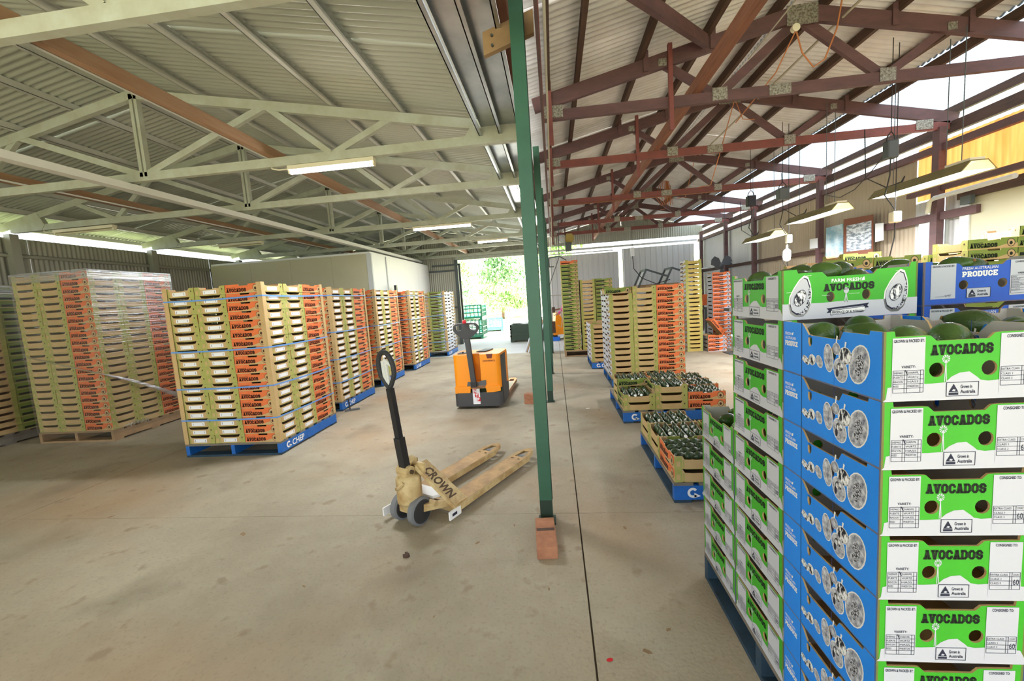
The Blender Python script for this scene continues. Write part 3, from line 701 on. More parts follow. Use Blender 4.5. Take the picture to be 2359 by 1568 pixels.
def corner_board(x, y, rz, cx, cy, h, label, z0=.15):
    b = MB(); b.M = TM(x, y, 0, rz); sx = 1 if cx else -1; sy = 1 if cy else -1
    X, Y = (PW if cx else 0), (PW if cy else 0); w = .052; t = .0035
    x0, x1 = sorted((X+sx*t*.2, X-sx*w)); y0, y1 = sorted((Y+sy*t*.2, Y-sy*w))
    xa, xb = sorted((X+sx*.0002, X+sx*.0032)); ya, yb = sorted((Y+sy*.0002, Y+sy*.0032))
    b.box(xa, y0, z0, xb, y1, z0+h, 'kraft'); b.box(x0, ya, z0, x1, yb, z0+h, 'kraft')
    return tag(b.build('corner_board'), label, 'corner board', label[:60])
# ---- strapped loads in the left row
row = [(-4.268, 4.13, 0.0, 'OL', True, 'first', 'nearest the cream pallet truck'), (-4.505, 5.90, 0.0, 'ol', False, 'second', 'second of the strapped row'), (-4.605, 7.68, 0.0, 'ol', False, 'third', 'third of the strapped row'),
       (-4.56, 9.46, 0.0, 'ol', False, 'fourth', 'beside the cold room corner'), (-4.33, 11.73, 0.0, 'gl', False, 'fifth', 'green sided, nearest the daylight door')]
for i, (x, y, rz, key, single, nm, where) in enumerate(row):
    make_pallet('pallet', ['blue pallet under the strapped orange tray load nearest the cream pallet truck', 'blue pallet under the second load of the strapped row', 'blue pallet under the third load of the strapped row', 'blue pallet under the strapped load beside the cold room corner', 'pale blue pallet under the green tray load nearest the daylight door'][i], x, y, rz)
    if single:
        load(x, y, rz, 18, 'E', {'*': 'OL'}, True, {'*': 'orange and green tray with white end label on the nearest strapped load',
             'S': 'green-edged kraft tray with white end label, middle of the nearest strapped load'}, 'trays of the nearest strapped load')
    else: load(x, y, rz, 18, 'E', {'*': key} if key != 'gl' else {'*': 'on', 'SE': 'ew', 'S': 'gn', 'E': 'ew', 'NE': 'lw'}, False)
    for (cx, cy) in ((0, 0), (1, 0), (1, 1)): corner_board(x, y, rz, cx, cy, 18*TP+.01, 'brown cardboard corner board on the strapped load '+where)
    for zz in (.42, .78, 1.2, 1.76): strap_loop(x, y, rz, zz+.02*(i % 2), 'blue plastic strap round the strapped load '+where)
# ---- two loads under stretch film on the far left
WX, WY, WR = -7.18, 4.82, 0.0
make_pallet('pallet', 'grey weathered pallet under the film-wrapped load with orange trays', WX, WY, WR, word=False, blue='grey_timber', deck='raw_timber', wood=True)
load(WX, WY, WR, 22, 'E', {'*': 'ON'}, True, {'*': 'orange and kraft tray inside the film-wrapped load with loose tail', 'S': 'green-edged kraft tray, middle of the film-wrapped load with loose tail'}, 'trays of the film-wrapped load')
make_pallet('pallet', 'dark pallet under the film-wrapped load in the corner beside the column', -8.83, 4.25, 0.0, word=False, blue='grey_timber', deck='grey_timber', wood=True)
load(-8.83, 4.25, 0.0, 21, 'E', {'*': 'gn', 'NE': 'gn'}, False)
def wrap(x, y, rz, h, label):
    t = thing('stretch_film', label, 'film', (x, y, 0), rz)
    b = MB(); e = .009; n = 10
    def loop(z, k): return [(-e, -e, z), (PW+e, -e, z), (PW+e, PW+e, z), (-e, PW+e, z)]
    zs = [.09+i*(h-.2)/n for i in range(n+1)]
    for i in range(n):
        A, B = loop(zs[i], i), loop(zs[i+1], i)
        for j in range(4): b.poly([A[j], A[(j+1) % 4], B[(j+1) % 4], B[j]], 'film')
    b.build('side_film', t)
    b = MB(); A, B, C = loop(h-.11, 0), [(p[0]*.998+.001, p[1]*.998+.001, h+.012) for p in loop(0, 0)], [(PW/2+(p[0]-PW/2)*.9, PW/2+(p[1]-PW/2)*.9, h+.03) for p in loop(0, 0)]
    for j in range(4): b.poly([A[j], A[(j+1) % 4], B[(j+1) % 4], B[j]], 'film_top'); b.poly([B[j], B[(j+1) % 4], C[(j+1) % 4], C[j]], 'film_top')
    b.poly(C, 'film_top'); b.build('top_sheet', t)
    return t
t = wrap(WX, WY, WR, .15+22*TP, 'clear stretch film round the tray load with a loose tail')
b = MB()
for q in range(3):
    pts = [(PW+.012, -.01+.02*q, .92-.012*q), (PW+.05, .3, .78-.01*q), (PW+.08, .62, .60-.014*q), (PW+.1, .9, .44-.02*q), (PW+.13, 1.12+.02*q, .30-.03*q)]
    b.tube(pts, [.010, .014, .016, .02, .034], 'film_top', 5)
b.build('loose_tail', t)
b = MB(); b.tube([(.02, -.013, 1.22), (.4, -.02, 1.12), (.9, -.018, .99), (PW+.012, -.01, .92)], .011, 'film_top', 5); b.build('loose_tail', t)
b = MB()
for q in range(6): a = q*1.1; b.tube([(PW+.01+.01*q, .15+.05*q, .16), (PW+.03+.02*math.cos(a), .18+.05*q, .19), (PW+.02, .22+.05*q, .14+.01*math.sin(a))], .008, 'film_top', 5)
b.build('crumpled_film', t)
wrap(-8.83, 4.25, 0.0, .15+21*TP, 'clear stretch film round the load in the corner beside the column')
# ---- free-standing loads on the right
CXp, CYp = .865, 6.70
def rot90(name, label, x, y, **k):      # pallet whose lettered side faces the aisle (bearers along x)
    return make_pallet(name, label, x+PW, y, R(90), **k)
rot90('pallet', 'blue pallet under the load of kraft and orange trays behind the small filled trays', CXp, CYp)
load(CXp, CYp, 0, 15, 'W', {'*': 'ON', 'W': 'OW', 'NW': 'OW', 'SW': 'LW'}, True, {'*': 'orange-sided kraft tray on the unwrapped load behind the filled trays', 'S': 'green-edged kraft tray, middle of the unwrapped load behind the filled trays', 'SW': 'kraft tray at the aisle corner of the unwrapped load behind the filled trays'}, 'trays of the unwrapped load', skip=(('SW', 14),))
o = obj('avocado_tray', tme('GN')); o.matrix_world = TM(CXp+.158, CYp+.23, .15+14*TP+.004, 0); tag(o, 'bright green avocado tray set crosswise on top of the unwrapped load', 'tray')
rot90('pallet', 'blue pallet under the half-height tray load behind the unwrapped load', .70, 8.45)
load(.70, 8.45, 0, 8, 'W', {'*': 'gn', 'SW': 'lw', 'W': 'ew', 'NW': 'ew'}, False); None
# tall single stacks towards the rear
make_pallet('pallet', 'plain reddish timber pallet under the tallest tray stack by the doorway', .2, 10.35, 0, word=False, blue='raw_timber', deck='raw_timber', wood=True)
for k in range(22): REST.add(TPL['gn'], TM(.205+TA/2, 10.36+TB/2, .15+k*TP, 0)); REST.add(TPL['gn'], TM(.205+TA/2, 10.36+TB*1.5, .15+k*TP, 0))
REST.add(TPL['on'], TM(.205+TA/2, 10.36+TB/2, .15+22*TP, 0))
for k in range(18): REST.add(TPL['on' if k > 9 else 'yn'], TM(.66+TB/2, 10.42+TA/2, .15+k*TP, R(90))); REST.add(TPL['gn'], TM(1.04+TA/2, 10.5+TB/2, .15+k*TP, 0))
# yellow stack on the floor, orange stacks beside it
for k in range(22):
    o = obj('avocado_tray', tme('YN')); o.matrix_world = TM(3.12+TB/2+random.uniform(-.004, .004), 10.17+TA/2+random.uniform(-.004, .004), k*.099, R(90)); tag(o, 'pale yellow kraft tray in the tall leaning column standing on bare floor', 'tray', 'trays of the tall yellow column')
def ocol(x, y, n, rz=0.0, z0=0.0, lab='bright orange tray in the column behind the green cartons', grp='trays of the orange column', key='OW'):
    for k in range(n):
        o = obj('avocado_tray', tme(key)); o.matrix_world = TM(x+random.uniform(-.006, .006), y+random.uniform(-.006, .006), z0+k*TP, rz); tag(o, lab, 'tray', grp)
ocol(4.02, 10.6, 19, 0); ocol(3.75, 10.2, 4, 0, 0, 'bright orange tray in the short pile at the foot of the orange column', 'trays of the short orange pile')
o = obj('avocado_tray', tme('OO')); o.matrix_world = TM(3.74, 10.2, .56, 0) @ Matrix.Rotation(R(52), 4, 'Y'); tag(o, 'orange tray tipped on its end upon the short orange pile', 'tray')
ocol(2.35, 9.9, 13, 0, 0, 'orange tray in the column half hidden behind the unwrapped load', 'trays of the hidden orange column', 'OO')
# trays showing above the big cartons at the right: columns whose lower trays are hidden
def back_col(x, y, top, nvis, key, rz=0.0):
    n = int(round(top/TP))
    for k in range(n):
        M = TM(x+random.uniform(-.01, .01), y+random.uniform(-.01, .01), .15+k*TP, rz)
        if k >= n-nvis:
            o = obj('avocado_tray', tme(key)); o.matrix_world = M; tag(o, 'green and kraft tray topping a column behind the big cartons', 'tray', 'tray column tops behind the big cartons')
        else: REST.add(TPL['gn'], M)
make_pallet('pallet', 'blue pallet hidden behind the big cartons under tray columns', 2.62, 4.3, 0)
make_pallet('pallet', 'blue pallet hidden further along behind the big cartons', 3.84, 4.3, 0)
for (x, y, n, key, rz) in ((2.85, 4.5, 16, 'GN', 0), (2.85, 4.9, 16, 'GN', 0), (3.3, 4.55, 16, 'GN', 0), (3.3, 4.97, 16, 'ON', 0), (3.58, 5.42, 17, 'GN', 0), (4.08, 4.5, 17, 'GN', 0), (4.08, 4.9, 16, 'GN', 0), (4.55, 4.55, 18, 'GN', 0), (4.55, 4.95, 17, 'GN', 0)):
    back_col(x, y, n*TP, 2, key, rz)
# ================================================================== avocados
def avo_mesh(name, m, L=.115, D=.074, n=14):
    b = MB(); prof = []
    for j in range(11):
        t = j/10; x = (t-.5)*L; r = D/2*math.sin(math.pi*(.03+.94*t))**.62*(1.0 if t < .45 else 1-.36*((t-.45)/.55)**1.5)
        prof.append((max(r, .004), x))
    b.lathe(prof, (0, 0, 0), (1, 0, 0), m, n); b.cyl((L/2-.002, 0, 0), (L/2+.004, 0, 0), .006, 'stem', 8)
    return b.mesh(name, True)
AV1 = avo_mesh('avocado', 'avocado', .118, .08, 18); AV2 = avo_mesh('avocado', 'avo_dark', .098, .062, 12)
b = MB(); b.prism(ell(0, 0, .0155, .0155, 12), (0, 0, .0), (1, 0, 0), (0, 1, 0), .004, 'white'); STK = b.mesh('sticker')
def avocado(x, y, z, M, me, label, group, sticker=None):
    o = obj('avocado', me); o.matrix_world = Matrix.Translation((x, y, z)) @ M; tag(o, label, 'avocado', group)
    if sticker is not None: obj('sticker', STK, o, sticker)
    return o
def E3(a, b_, c): return Matrix.Rotation(c, 4, 'Z') @ Matrix.Rotation(b_, 4, 'Y') @ Matrix.Rotation(a, 4, 'X')
def fill_tray(x, y, rz, z, label, group, nx=5, ny=3, lay=False, stick=True):
    Mt = TM(x, y, z, rz)
    for i in range(nx):
        for j in range(ny):
            px, py = (i+.5-nx/2)*(TA-.04)/nx, (j+.5-ny/2)*(TB-.03)/ny
            p = Mt @ Vector((px, py, .068+random.uniform(-.004, .006)))
            if lay: rot = E3(random.uniform(-.3, .3), random.uniform(.15, .3), rz+math.pi/2+random.uniform(-.12, .12)); st = None
            else:
                tl = random.uniform(-1.05, -.8); rot = E3(random.uniform(-.2, .2), tl, random.uniform(-.5, .5)-math.pi/2*1.0+math.pi)
                st = Matrix.Translation((-.004, 0, -.0325)) @ Matrix.Rotation(math.pi, 4, 'X') if False else Matrix.Translation((-.012, 0, .0315))
            avocado(p.x, p.y, p.z, rot, AV2, label, group, st if stick and random.random() < .85 and not lay else None)
# ---- small filled trays on two blue pallets in the right aisle
AX, AY = .735, 4.82
rot90('pallet', 'blue pallet under the low stepped trays nearest the unwrapped load', AX, AY)
def tray1(x, y, z, rz, key, label, group=None):
    o = obj('avocado_tray', tme(key)); o.matrix_world = TM(x, y, z, rz); return tag(o, label, 'tray', group)
gA = 'trays on the pallet nearest the unwrapped load'
g = .0075; a, b_ = TA, TB
colsA = [(AX+g+b_/2, AY+g+a/2, R(90), 2, 'GN'), (AX+g+b_*1.5, AY+g+a/2, R(90), 3, 'GN'), (AX+g+2*b_+a/2, AY+g+b_/2, 0, 2, 'ON'),
         (AX+g+a/2, AY+g+a+b_/2+.02, 0, 3, 'GN'), (AX+g+a+.004+b_/2, AY+g+a+.02+a/2, R(90), 3, 'ON'), (AX+g+2*b_+a/2+.062, AY+g+b_*1.5+.01, 0, 2, 'ON'), (AX+g+2*b_+a/2+.062, AY+g+b_*2.5+.02, 0, 2, 'ON')]
desc = ['green-edged kraft tray, aisle corner pile, on the pallet nearest the unwrapped load', 'green-edged kraft tray, middle front pile, on the pallet nearest the unwrapped load', 'orange tray in the front pile beside the kraft piles near the unwrapped load', 'bright green tray in the rear aisle pile near the unwrapped load', 'orange-edged tray in the rear middle pile near the unwrapped load', 'orange tray in the second pile of the orange row', 'orange tray in the last pile of the orange row']
for (x, y, rz, n, key), lb in zip(colsA, desc):
    for k in range(n): tray1(x, y, .15+k*TP, rz, key, lb, lb[:50])
    fill_tray(x, y, rz, .15+(n-1)*TP, 'dark avocado in a small tray on the pallet nearest the unwrapped load', 'avocados near the unwrapped load', 5, 4)
BX, BY = .785, 2.94
rot90('pallet', 'blue pallet under the low trays of stickered avocados beside the big cartons', BX, BY)
colsB = [(BX+g+b_/2, BY+g+a/2, R(90), 2, 'ON', True, 'orange-sided kraft tray in the pile of lying avocados beside the big cartons'), (BX+g+a/2, BY+g+a+b_/2+.003, 0, 2, 'GN', False, 'kraft tray in the middle pile of stickered avocados beside the big cartons'), (BX+g+a/2, BY+g+a+b_*1.5+.006, 0, 2, 'GN', False, 'kraft tray in the far pile of stickered avocados beside the big cartons'),
         (BX+g+a+.02+b_/2, BY+g+a+.2, R(90), 2, 'GN', False, 'green tray in the inner pile beside the big cartons'), (BX+g+b_*1.5+.01, BY+g+a/2-.01, R(90), 2, 'ON', True, 'kraft tray next to the aisle pile, against the big cartons')]
for (x, y, rz, n, key, lay, lb) in colsB:
    for k in range(n): tray1(x, y, .15+k*TP, rz, key, lb, lb[:50])
    if lay: fill_tray(x, y, rz, .15+(n-1)*TP, 'long dark avocado lying in rows in the tray beside the big cartons', 'avocados lying in rows', 4, 5, True)
    else: fill_tray(x, y, rz, .15+(n-1)*TP, 'dark avocado with white sticker in a tray beside the big cartons', 'stickered avocados beside the big cartons', 5, 4)

o = REST.build('avocado_trays'); tag(o, 'stacked kraft, green and orange trays of the farther pallet loads', 'trays', None, 'stuff')
# ================================================================== big cartons
CH = .159
def panel_parts(parent, name, o, U, W, outl, holes, m, prints, inner='carton_in'):
    b = MB(); b.prism(outl, o, U, (0, 0, 1), .005, m, inner, 'kraft', holes); p = b.build(name, parent)
    N = Vector(U).cross(Vector((0, 0, 1))).normalized(); Z = Vector((0, 0, 1)); U = Vector(U); o = Vector(o)
    for pn, fn in prints:
        c = MB()
        def q(u0, v0, u1, v1, mm, d=1): c.poly([o+N*.0005*d+U*u0*W+Z*v0*CH, o+N*.0005*d+U*u1*W+Z*v0*CH, o+N*.0005*d+U*u1*W+Z*v1*CH, o+N*.0005*d+U*u0*W+Z*v1*CH], mm)
        def pg(pts, mm, d=1): c.poly([o+N*.0005*d+U*x*W+Z*y*CH for x, y in pts], mm)
        def tx(s, u, v, h, mm, d=2, w=None, bold=.0, mid=False): text(c, s, o+N*.0005*d+U*u*W+Z*v*CH, U, Z, h*CH, mm, bold, None if w is None else w*W, mid)
        def sl(s, u, v, h, w, mm, d=2): slab(c, s, o+N*.0005*d+U*u*W+Z*v*CH, U, Z, h*CH, w*W, mm)
        fn(q, pg, tx, sl); c.build(pn, p)
    return p
def frame(q, u0, v0, u1, v1, m, d, tu=.004, tv=.008):
    q(u0, v0, u1, v0+tv, m, d); q(u0, v1-tv, u1, v1, m, d); q(u0, v0, u0+tu, v1, m, d); q(u1-tu, v0, u1, v1, m, d)
def rows(q, u0, v0, u1, v1, n, m, d, ver=()):
    for i in range(n+1): v = v0+(v1-v0)*i/n; q(u0, v-.003, u1, v+.003, m, d)
    for u in list(ver)+[u0, u1]: q(u-.0015, v0, u+.0015, v1, m, d)
def pr_lab_l(q, pg, tx, sl):
    q(.055, .08, .265, .90, 'carton_white', 2); tx('GROWN & PACKED BY:', .062, .835, .042, 'ink', 3, .195, .02)
    tx('VARIETY:', .16, .475, .035, 'ink', 3, .09, .02, True); rows(q, .062, .125, .258, .44, 5, 'ink', 3, (.135, .152, .238))
    for i, (s1, s2) in enumerate((('SHEPARD', 'SHARWIL'), ('FUERTE', 'WURTZ'), ('RINCON', 'HASS'), ('REED', 'PINKERTON'))):
        v = .44-.063*(i+1)+.016; tx(s1, .066, v, .03, 'ink', 3, .06 if i != 3 else .035); tx(s2, .157, v, .03, 'ink', 3, .07)
    pg([(.135, .45), (.142, .45), (.156, .385), (.15, .385)], 'ink', 4)
def pr_lab_r(q, pg, tx, sl):
    q(.735, .08, .945, .90, 'carton_white', 2); tx('CONSIGNED TO:', .77, .835, .042, 'ink', 3, .14, .02)
    rows(q, .742, .18, .938, .44, 4, 'ink', 3, (.87, .885))
    for i, s1 in enumerate(('EXTRA CLASS', 'CLASS 1', 'CLASS 2')): tx(s1, .746, .44-.065*(i+1)+.016, .03, 'ink', 3, (.11, .07, .07)[i])
    tx('COUNT', .892, .391, .03, 'ink', 3, .04); tx('60', .893, .25, .085, 'ink', 3, .038)
def pr_hill(q, pg, tx, sl):
    pg([(.0, 0), (1, 0), (1, .1), (.97, .22), (.86, .24), (.73, .26), (.67, .25), (.62, .27), (.6, .31), (.55, .39), (.49, .38), (.44, .33), (.415, .28), (.4, .25), (.31, .24), (.25, .24), (.08, .22), (.03, .2), (.02, .04)], 'carton_white')
    # windmill
    pg([(.392, .26), (.398, .57), (.402, .57), (.41, .26), (.404, .26), (.4, .42), (.397, .26)], 'carton_white')
    for k in range(10): t = k*math.pi/5; pg([(.4+.006*math.cos(t), .58+.012*math.sin(t)), (.4+.026*math.cos(t-.22), .58+.058*math.sin(t-.22)), (.4+.026*math.cos(t+.22), .58+.058*math.sin(t+.22))], 'carton_white')
def pr_avo(q, pg, tx, sl): sl('AVOCADOS', .305, .635, .145, .385, 'ink_black')
def mark(u, v, w, h):
    def f(q, pg, tx, sl):
        q(u, v, u+w, v+h, 'carton_white', 2); frame(q, u, v, u+w, v+h, 'ink', 3, .004, .008)
        pg([(u+w*.08, v+h*.3), (u+w*.38, v+h*.3), (u+w*.23, v+h*.88)], 'ink', 3); q(u+w*.08, v+h*.1, u+w*.38, v+h*.26, 'ink', 3); pg([(u+w*.17, v+h*.4), (u+w*.26, v+h*.36), (u+w*.29, v+h*.46), (u+w*.22, v+h*.52)], 'carton_white', 4)
        tx('Grown in', u+w*.44, v+h*.55, h*.24, 'ink', 3, w*.36, .02); tx('Australia', u+w*.44, v+h*.2, h*.24, 'ink', 3, w*.46, .02)
    return f
def fruit(u, v, ru, rv, rot, mm, seed=False):
    def f(q, pg, tx, sl):
        pg(ell(u, v, ru, rv, 18, rot), 'white', 1); pg(ell(u, v, ru*.9, rv*.93, 18, rot), mm, 2)
        if seed: pg(ell(u+.005, v-.01, ru*.42, rv*.55, 14, rot), 'print_seed', 3)
    return f
def pr_fruits(q, pg, tx, sl):
    for (u, v, ru, rv, rot, mm, sd) in ((.30, .33, .034, .085, .3, 'print_hatch', 0), (.37, .36, .04, .10, 0, 'print_hatch', 0), (.45, .36, .036, .11, .1, 'print_shade', 0), (.62, .64, .036, .10, 0, 'print_shade', 0), (.545, .46, .048, .24, .04, 'print_shade', 0),
                                        (.70, .55, .06, .14, 0, 'print_hatch', 0), (.82, .46, .085, .31, -.06, 'print_shade', 1), (.66, .30, .066, .20, .05, 'print_shade', 0)):
        fruit(u, v, ru, rv, rot, mm, sd)(q, pg, tx, sl)
    pg([(.615, .73), (.625, .73), (.635, .85), (.622, .86)], 'white', 2); pg([(.695, .68), (.705, .68), (.715, .77), (.70, .78)], 'white', 2)
    pg(ell(.66, .36, .03, .07, 10), 'print_hatch', 4); pg(ell(.635, .25, .012, .07, 10), 'ink', 4)
    pg([(.255, .32), (.275, .42), (.30, .36), (.29, .27)], 'print_hatch', 3)
def pr_fresh(q, pg, tx, sl):
    tx('FRESH', .035, .74, .055, 'white', 2, .085, .01); tx('AUSTRALIAN', .035, .66, .055, 'white', 2, .14, .01); sl('PRODUCE', .035, .53, .10, .165, 'white'); pg([(.125, .74), (.14, .75), (.145, .81), (.128, .79)], 'white', 2)
def pr_fold(q, pg, tx, sl): q(.243, .0, .249, 1, 'ink', 1); q(.6, .02, .602, .98, 'carton_deep', 1)
def avo_half(u, flip=1):
    def f(q, pg, tx, sl):
        base = [(-.075, -.30), (-.088, -.16), (-.082, 0), (-.05, .16), (-.015, .29), (.018, .36), (.045, .33), (.062, .2), (.07, .05), (.066, -.12), (.045, -.28), (.01, -.37), (-.04, -.37)]
        P = lambda k, dx=0, dy=0: [(u+x*k*flip+dx, .47+y*k+dy) for x, y in base]
        pg(P(1.12), 'white', 1); pg(P(1.0), 'ink', 2); pg(P(.93, -.004, .01), 'carton_white', 3)
        rind = [(.062, .2), (.07, .05), (.066, -.12), (.045, -.28), (.01, -.37), (-.03, -.36), (.0, -.31), (.03, -.22), (.046, -.08), (.05, .06), (.052, .16)]
        pg([(u+x*flip, .47+y) for x, y in rind], 'print_seed', 4)
        pg(ell(u-.012, .43, .044, .165, 18, -.1), 'ink', 4); pg(ell(u-.012, .43, .040, .152, 18, -.1), 'print_hatch', 5)
        pg([(u-.07, .3), (u-.062, .3), (u-.05, .5), (u-.056, .5)], 'print_shade', 4)
    return f
def pr_gband(q, pg, tx, sl): q(0, 0, 1, .30, 'carton_white'); pg([(0, .3), (1, .3), (1, .32), (.7, .31), (.5, .33), (.3, .31), (0, .325)], 'carton_white')
def pr_farm(q, pg, tx, sl):
    tx('FARM FRESH', .37, .70, .065, 'white', 2, .22, .02); pg([(.595, .70), (.615, .71), (.612, .78), (.597, .75)], 'white', 2); sl('AVOCADOS', .315, .53, .145, .37, 'ink_black')
    for (u0, v0, u1, v1) in ((.16, .86, .22, .865), (.3, .45, .36, .455), (.5, .46, .58, .465), (.84, .84, .9, .845), (.03, .55, .07, .555)): q(u0, v0, u1, v1, 'white')
    pg([(.465, .3), (.478, .5), (.482, .5), (.495, .3), (.487, .3), (.48, .42), (.473, .3)], 'carton_white'); pg(ell(.48, .53, .02, .06, 12), 'carton_white', 2)
def pr_banner(q, pg, tx, sl):
    pg([(.335, .10), (.375, .11), (.375, .17), (.61, .21), (.61, .16), (.65, .17), (.637, .21), (.65, .26), (.61, .25), (.375, .205), (.335, .195), (.35, .15)], 'ink', 2)
    pg([(.365, .055), (.62, .105), (.62, .20), (.365, .15)], 'ink', 3); pg([(.368, .065), (.617, .113), (.617, .19), (.368, .14)], 'white', 4)
    text_o = None; tx('PRODUCE OF AUSTRALIA', .375, .085, .05, 'ink', 5, .235, .02)
def pr_blab_l(q, pg, tx, sl): q(.06, .14, .275, .92, 'carton_white', 2); tx('GROWN & PACKED BY:', .07, .85, .04, 'ink', 3, .19, .02); q(.1, .19, .18, .196, 'ink', 3); tx('kg NET', .185, .19, .04, 'ink', 3, .055)
def pr_blab_r(q, pg, tx, sl):
    q(.735, .14, .945, .92, 'carton_white', 2); tx('CONSIGNED TO:', .77, .85, .04, 'ink', 3, .14, .02); tx('VARIETY:', .84, .60, .04, 'ink', 3, .09, .02, True); rows(q, .745, .18, .935, .57, 7, 'ink', 3)
    for i, s1 in enumerate(('LIMES', 'STAR FRUIT', 'BANANAS', 'CUSTARD APPLE', 'EGG PLANT', 'AVOCADOS')): tx(s1, .75, .57-.056*(i+1)+.012, .028, 'ink', 3, (.04, .07, .06, .1, .07, .07)[i])
def pr_bfresh(q, pg, tx, sl): tx('FRESH AUSTRALIAN', .33, .76, .06, 'white', 2, .30, .01); sl('PRODUCE', .33, .60, .125, .30, 'white')
GREEN_END = [('hill_print', pr_hill), ('label_panel', pr_lab_l), ('label_panel', pr_lab_r), ('lettering', pr_avo), ('origin_mark', mark(.405, .05, .205, .20))]
BLUE_LONG = [('fold_line', pr_fold), ('lettering', pr_fresh), ('fruit_print', pr_fruits)]
GREEN_LONG = [('white_band', pr_gband), ('avocado_print', avo_half(.145)), ('avocado_print', avo_half(.855)), ('lettering', pr_farm), ('banner', pr_banner)]
BLUE_END = [('label_panel', pr_blab_l), ('label_panel', pr_blab_r), ('lettering', pr_bfresh), ('origin_mark', mark(.37, .13, .205, .22))]
def carton(name, L, Wd, endm, longm, end_side, end_pr, long_pr, inner='carton_in'):
    t = thing(name, 'x x x x', 'carton'); H = CH-.001
    b = MB(); b.box(-L/2, -Wd/2, 0, L/2, Wd/2, .004, 'kraft'); b.build('base', t)
    def outl(w, n0, n1, dep, r=.012): return [(0, 0), (w, 0), (w, H), (w*.93, H), (w*.925, H-.012), (w*n1+r, H-.012), (w*n1, H-dep+r), (w*n1-r, H-dep), (w*n0+r, H-dep), (w*n0, H-dep+r), (w*n0-r, H-.012), (w*.075, H-.012), (w*.07, H), (0, H)]
    eo = outl(Wd, .30, .70, .025); eh = [ell(.345*Wd, .43*CH, .0155, .0165, 14), ell(.675*Wd, .43*CH, .0155, .0165, 14)]
    lo = [(0, 0), (L, 0), (L, H), (L*.90, H), (L*.895, H-.010), (L*.68, H-.010), (L*.65, H-.032), (L*.33, H-.032), (L*.28, H-.010), (L*.25, H), (0, H)]
    if longm == 'carton_green': lo = [(0, 0), (L, 0), (L, H), (L*.95, H), (L*.94, H-.014), (L*.71, H-.014), (L*.68, H-.028), (L*.34, H-.028), (L*.30, H-.012), (L*.12, H-.012), (L*.11, H), (0, H)]
    lh = [ell(.345*L, .70*CH, .009, .017, 12), ell(.59*L, .55*CH, .010, .019, 12)] if longm != 'carton_green' else [ell(.365*L, .42*CH, .012, .016, 14), ell(.63*L, .43*CH, .012, .016, 14)]
    for s in (1, -1):
        panel_parts(t, 'end_panel', (s*L/2, -s*Wd/2, 0), (0, s, 0), Wd, eo, eh, endm, end_pr if s == end_side else [], inner)
        panel_parts(t, 'side_panel', (-s*L/2, -s*Wd/2, 0), (s, 0, 0), L, lo, lh, longm, long_pr if s == 1 else [], inner)
    return t
PX, PY = .72, .982
BL, BW, GLn, GW = .402, .372, .39, .372
cG = carton('carton', GLn, GW, 'carton_green', 'carton_green', -1, GREEN_END, GREEN_LONG)      # all green
cB = carton('carton', .403, .372, 'carton_green', 'carton_blue', -1, GREEN_END, BLUE_LONG)      # far corner: green end, blue sides
cN = carton('carton', .403, .315, 'carton_green', 'carton_blue', 1, GREEN_END, BLUE_LONG)       # near corner: blue side, green end
cD = carton('carton', .403, .378, 'carton_deep', 'carton_deep', 1, BLUE_END, [])                # all blue
_used = set()
def put(c, x, y, z, rz, label, group=None):
    o = c if c.name not in _used else copy_tree(c)
    _used.add(c.name); o.location = (x, y, z); o.rotation_euler = (0, 0, rz); tag(o, label, 'carton', group); return o
rot90('pallet', 'black and pale blue pallet under the big green and blue cartons', PX, PY, blue='chep_dark', deck='grey_timber')
# far corner column (5), middle column (9), near corner column (8)
for k in range(5): put(cB, PX+.2015, PY+1.165-.192, .15+k*CH, 0, 'green-ended carton in the short column of the big carton load' if k < 4 else 'open green-ended carton of avocados topping the short column', 'short carton column' if k < 4 else None)
for k in range(9): put(cG, PX+.195, PY+.406+.188, .15+k*CH, 0, 'green avocado carton in the nine-high column of the big carton load' if k < 8 else 'open green carton of avocados topping the nine-high column', 'nine-high carton column' if k < 8 else None)
for k in range(8): put(cN, PX+.1575, PY+.2015, .15+k*CH, R(-90), 'carton with blue fruit-print side and green end in the corner column' if k < 7 else 'open blue-sided carton of large avocados topping the corner column', 'corner carton column' if k < 7 else None)
# rest of the load: outer columns at the right
for k in range(8): put(cN, PX+.1575+.32, PY+.2015, .15+k*CH, R(-90), 'green-ended carton in the column beside the corner column of the big load', 'second front column')
for k in range(8): put(cN, PX+.1575+.64, PY+.2015, .15+k*CH, R(-90), 'green-ended carton third along the front of the big load', 'third front column')
for k in range(9): put(cD, PX+.61+.189, PY+.658+.2015, .15+k*CH, R(-90), 'deep blue produce carton in the column with white labels' if k < 8 else 'open blue produce carton with white labels topping its column', 'blue produce column' if k < 8 else None)
cH = carton('carton', .403, .205, 'carton_deep', 'carton_deep', 1, [], [])
for k in range(9): put(cH, PX+.398+.1025, PY+.70+.2015, .15+k*CH, R(-90), 'narrow deep blue carton between the green column and the labelled blue column', 'narrow blue column')
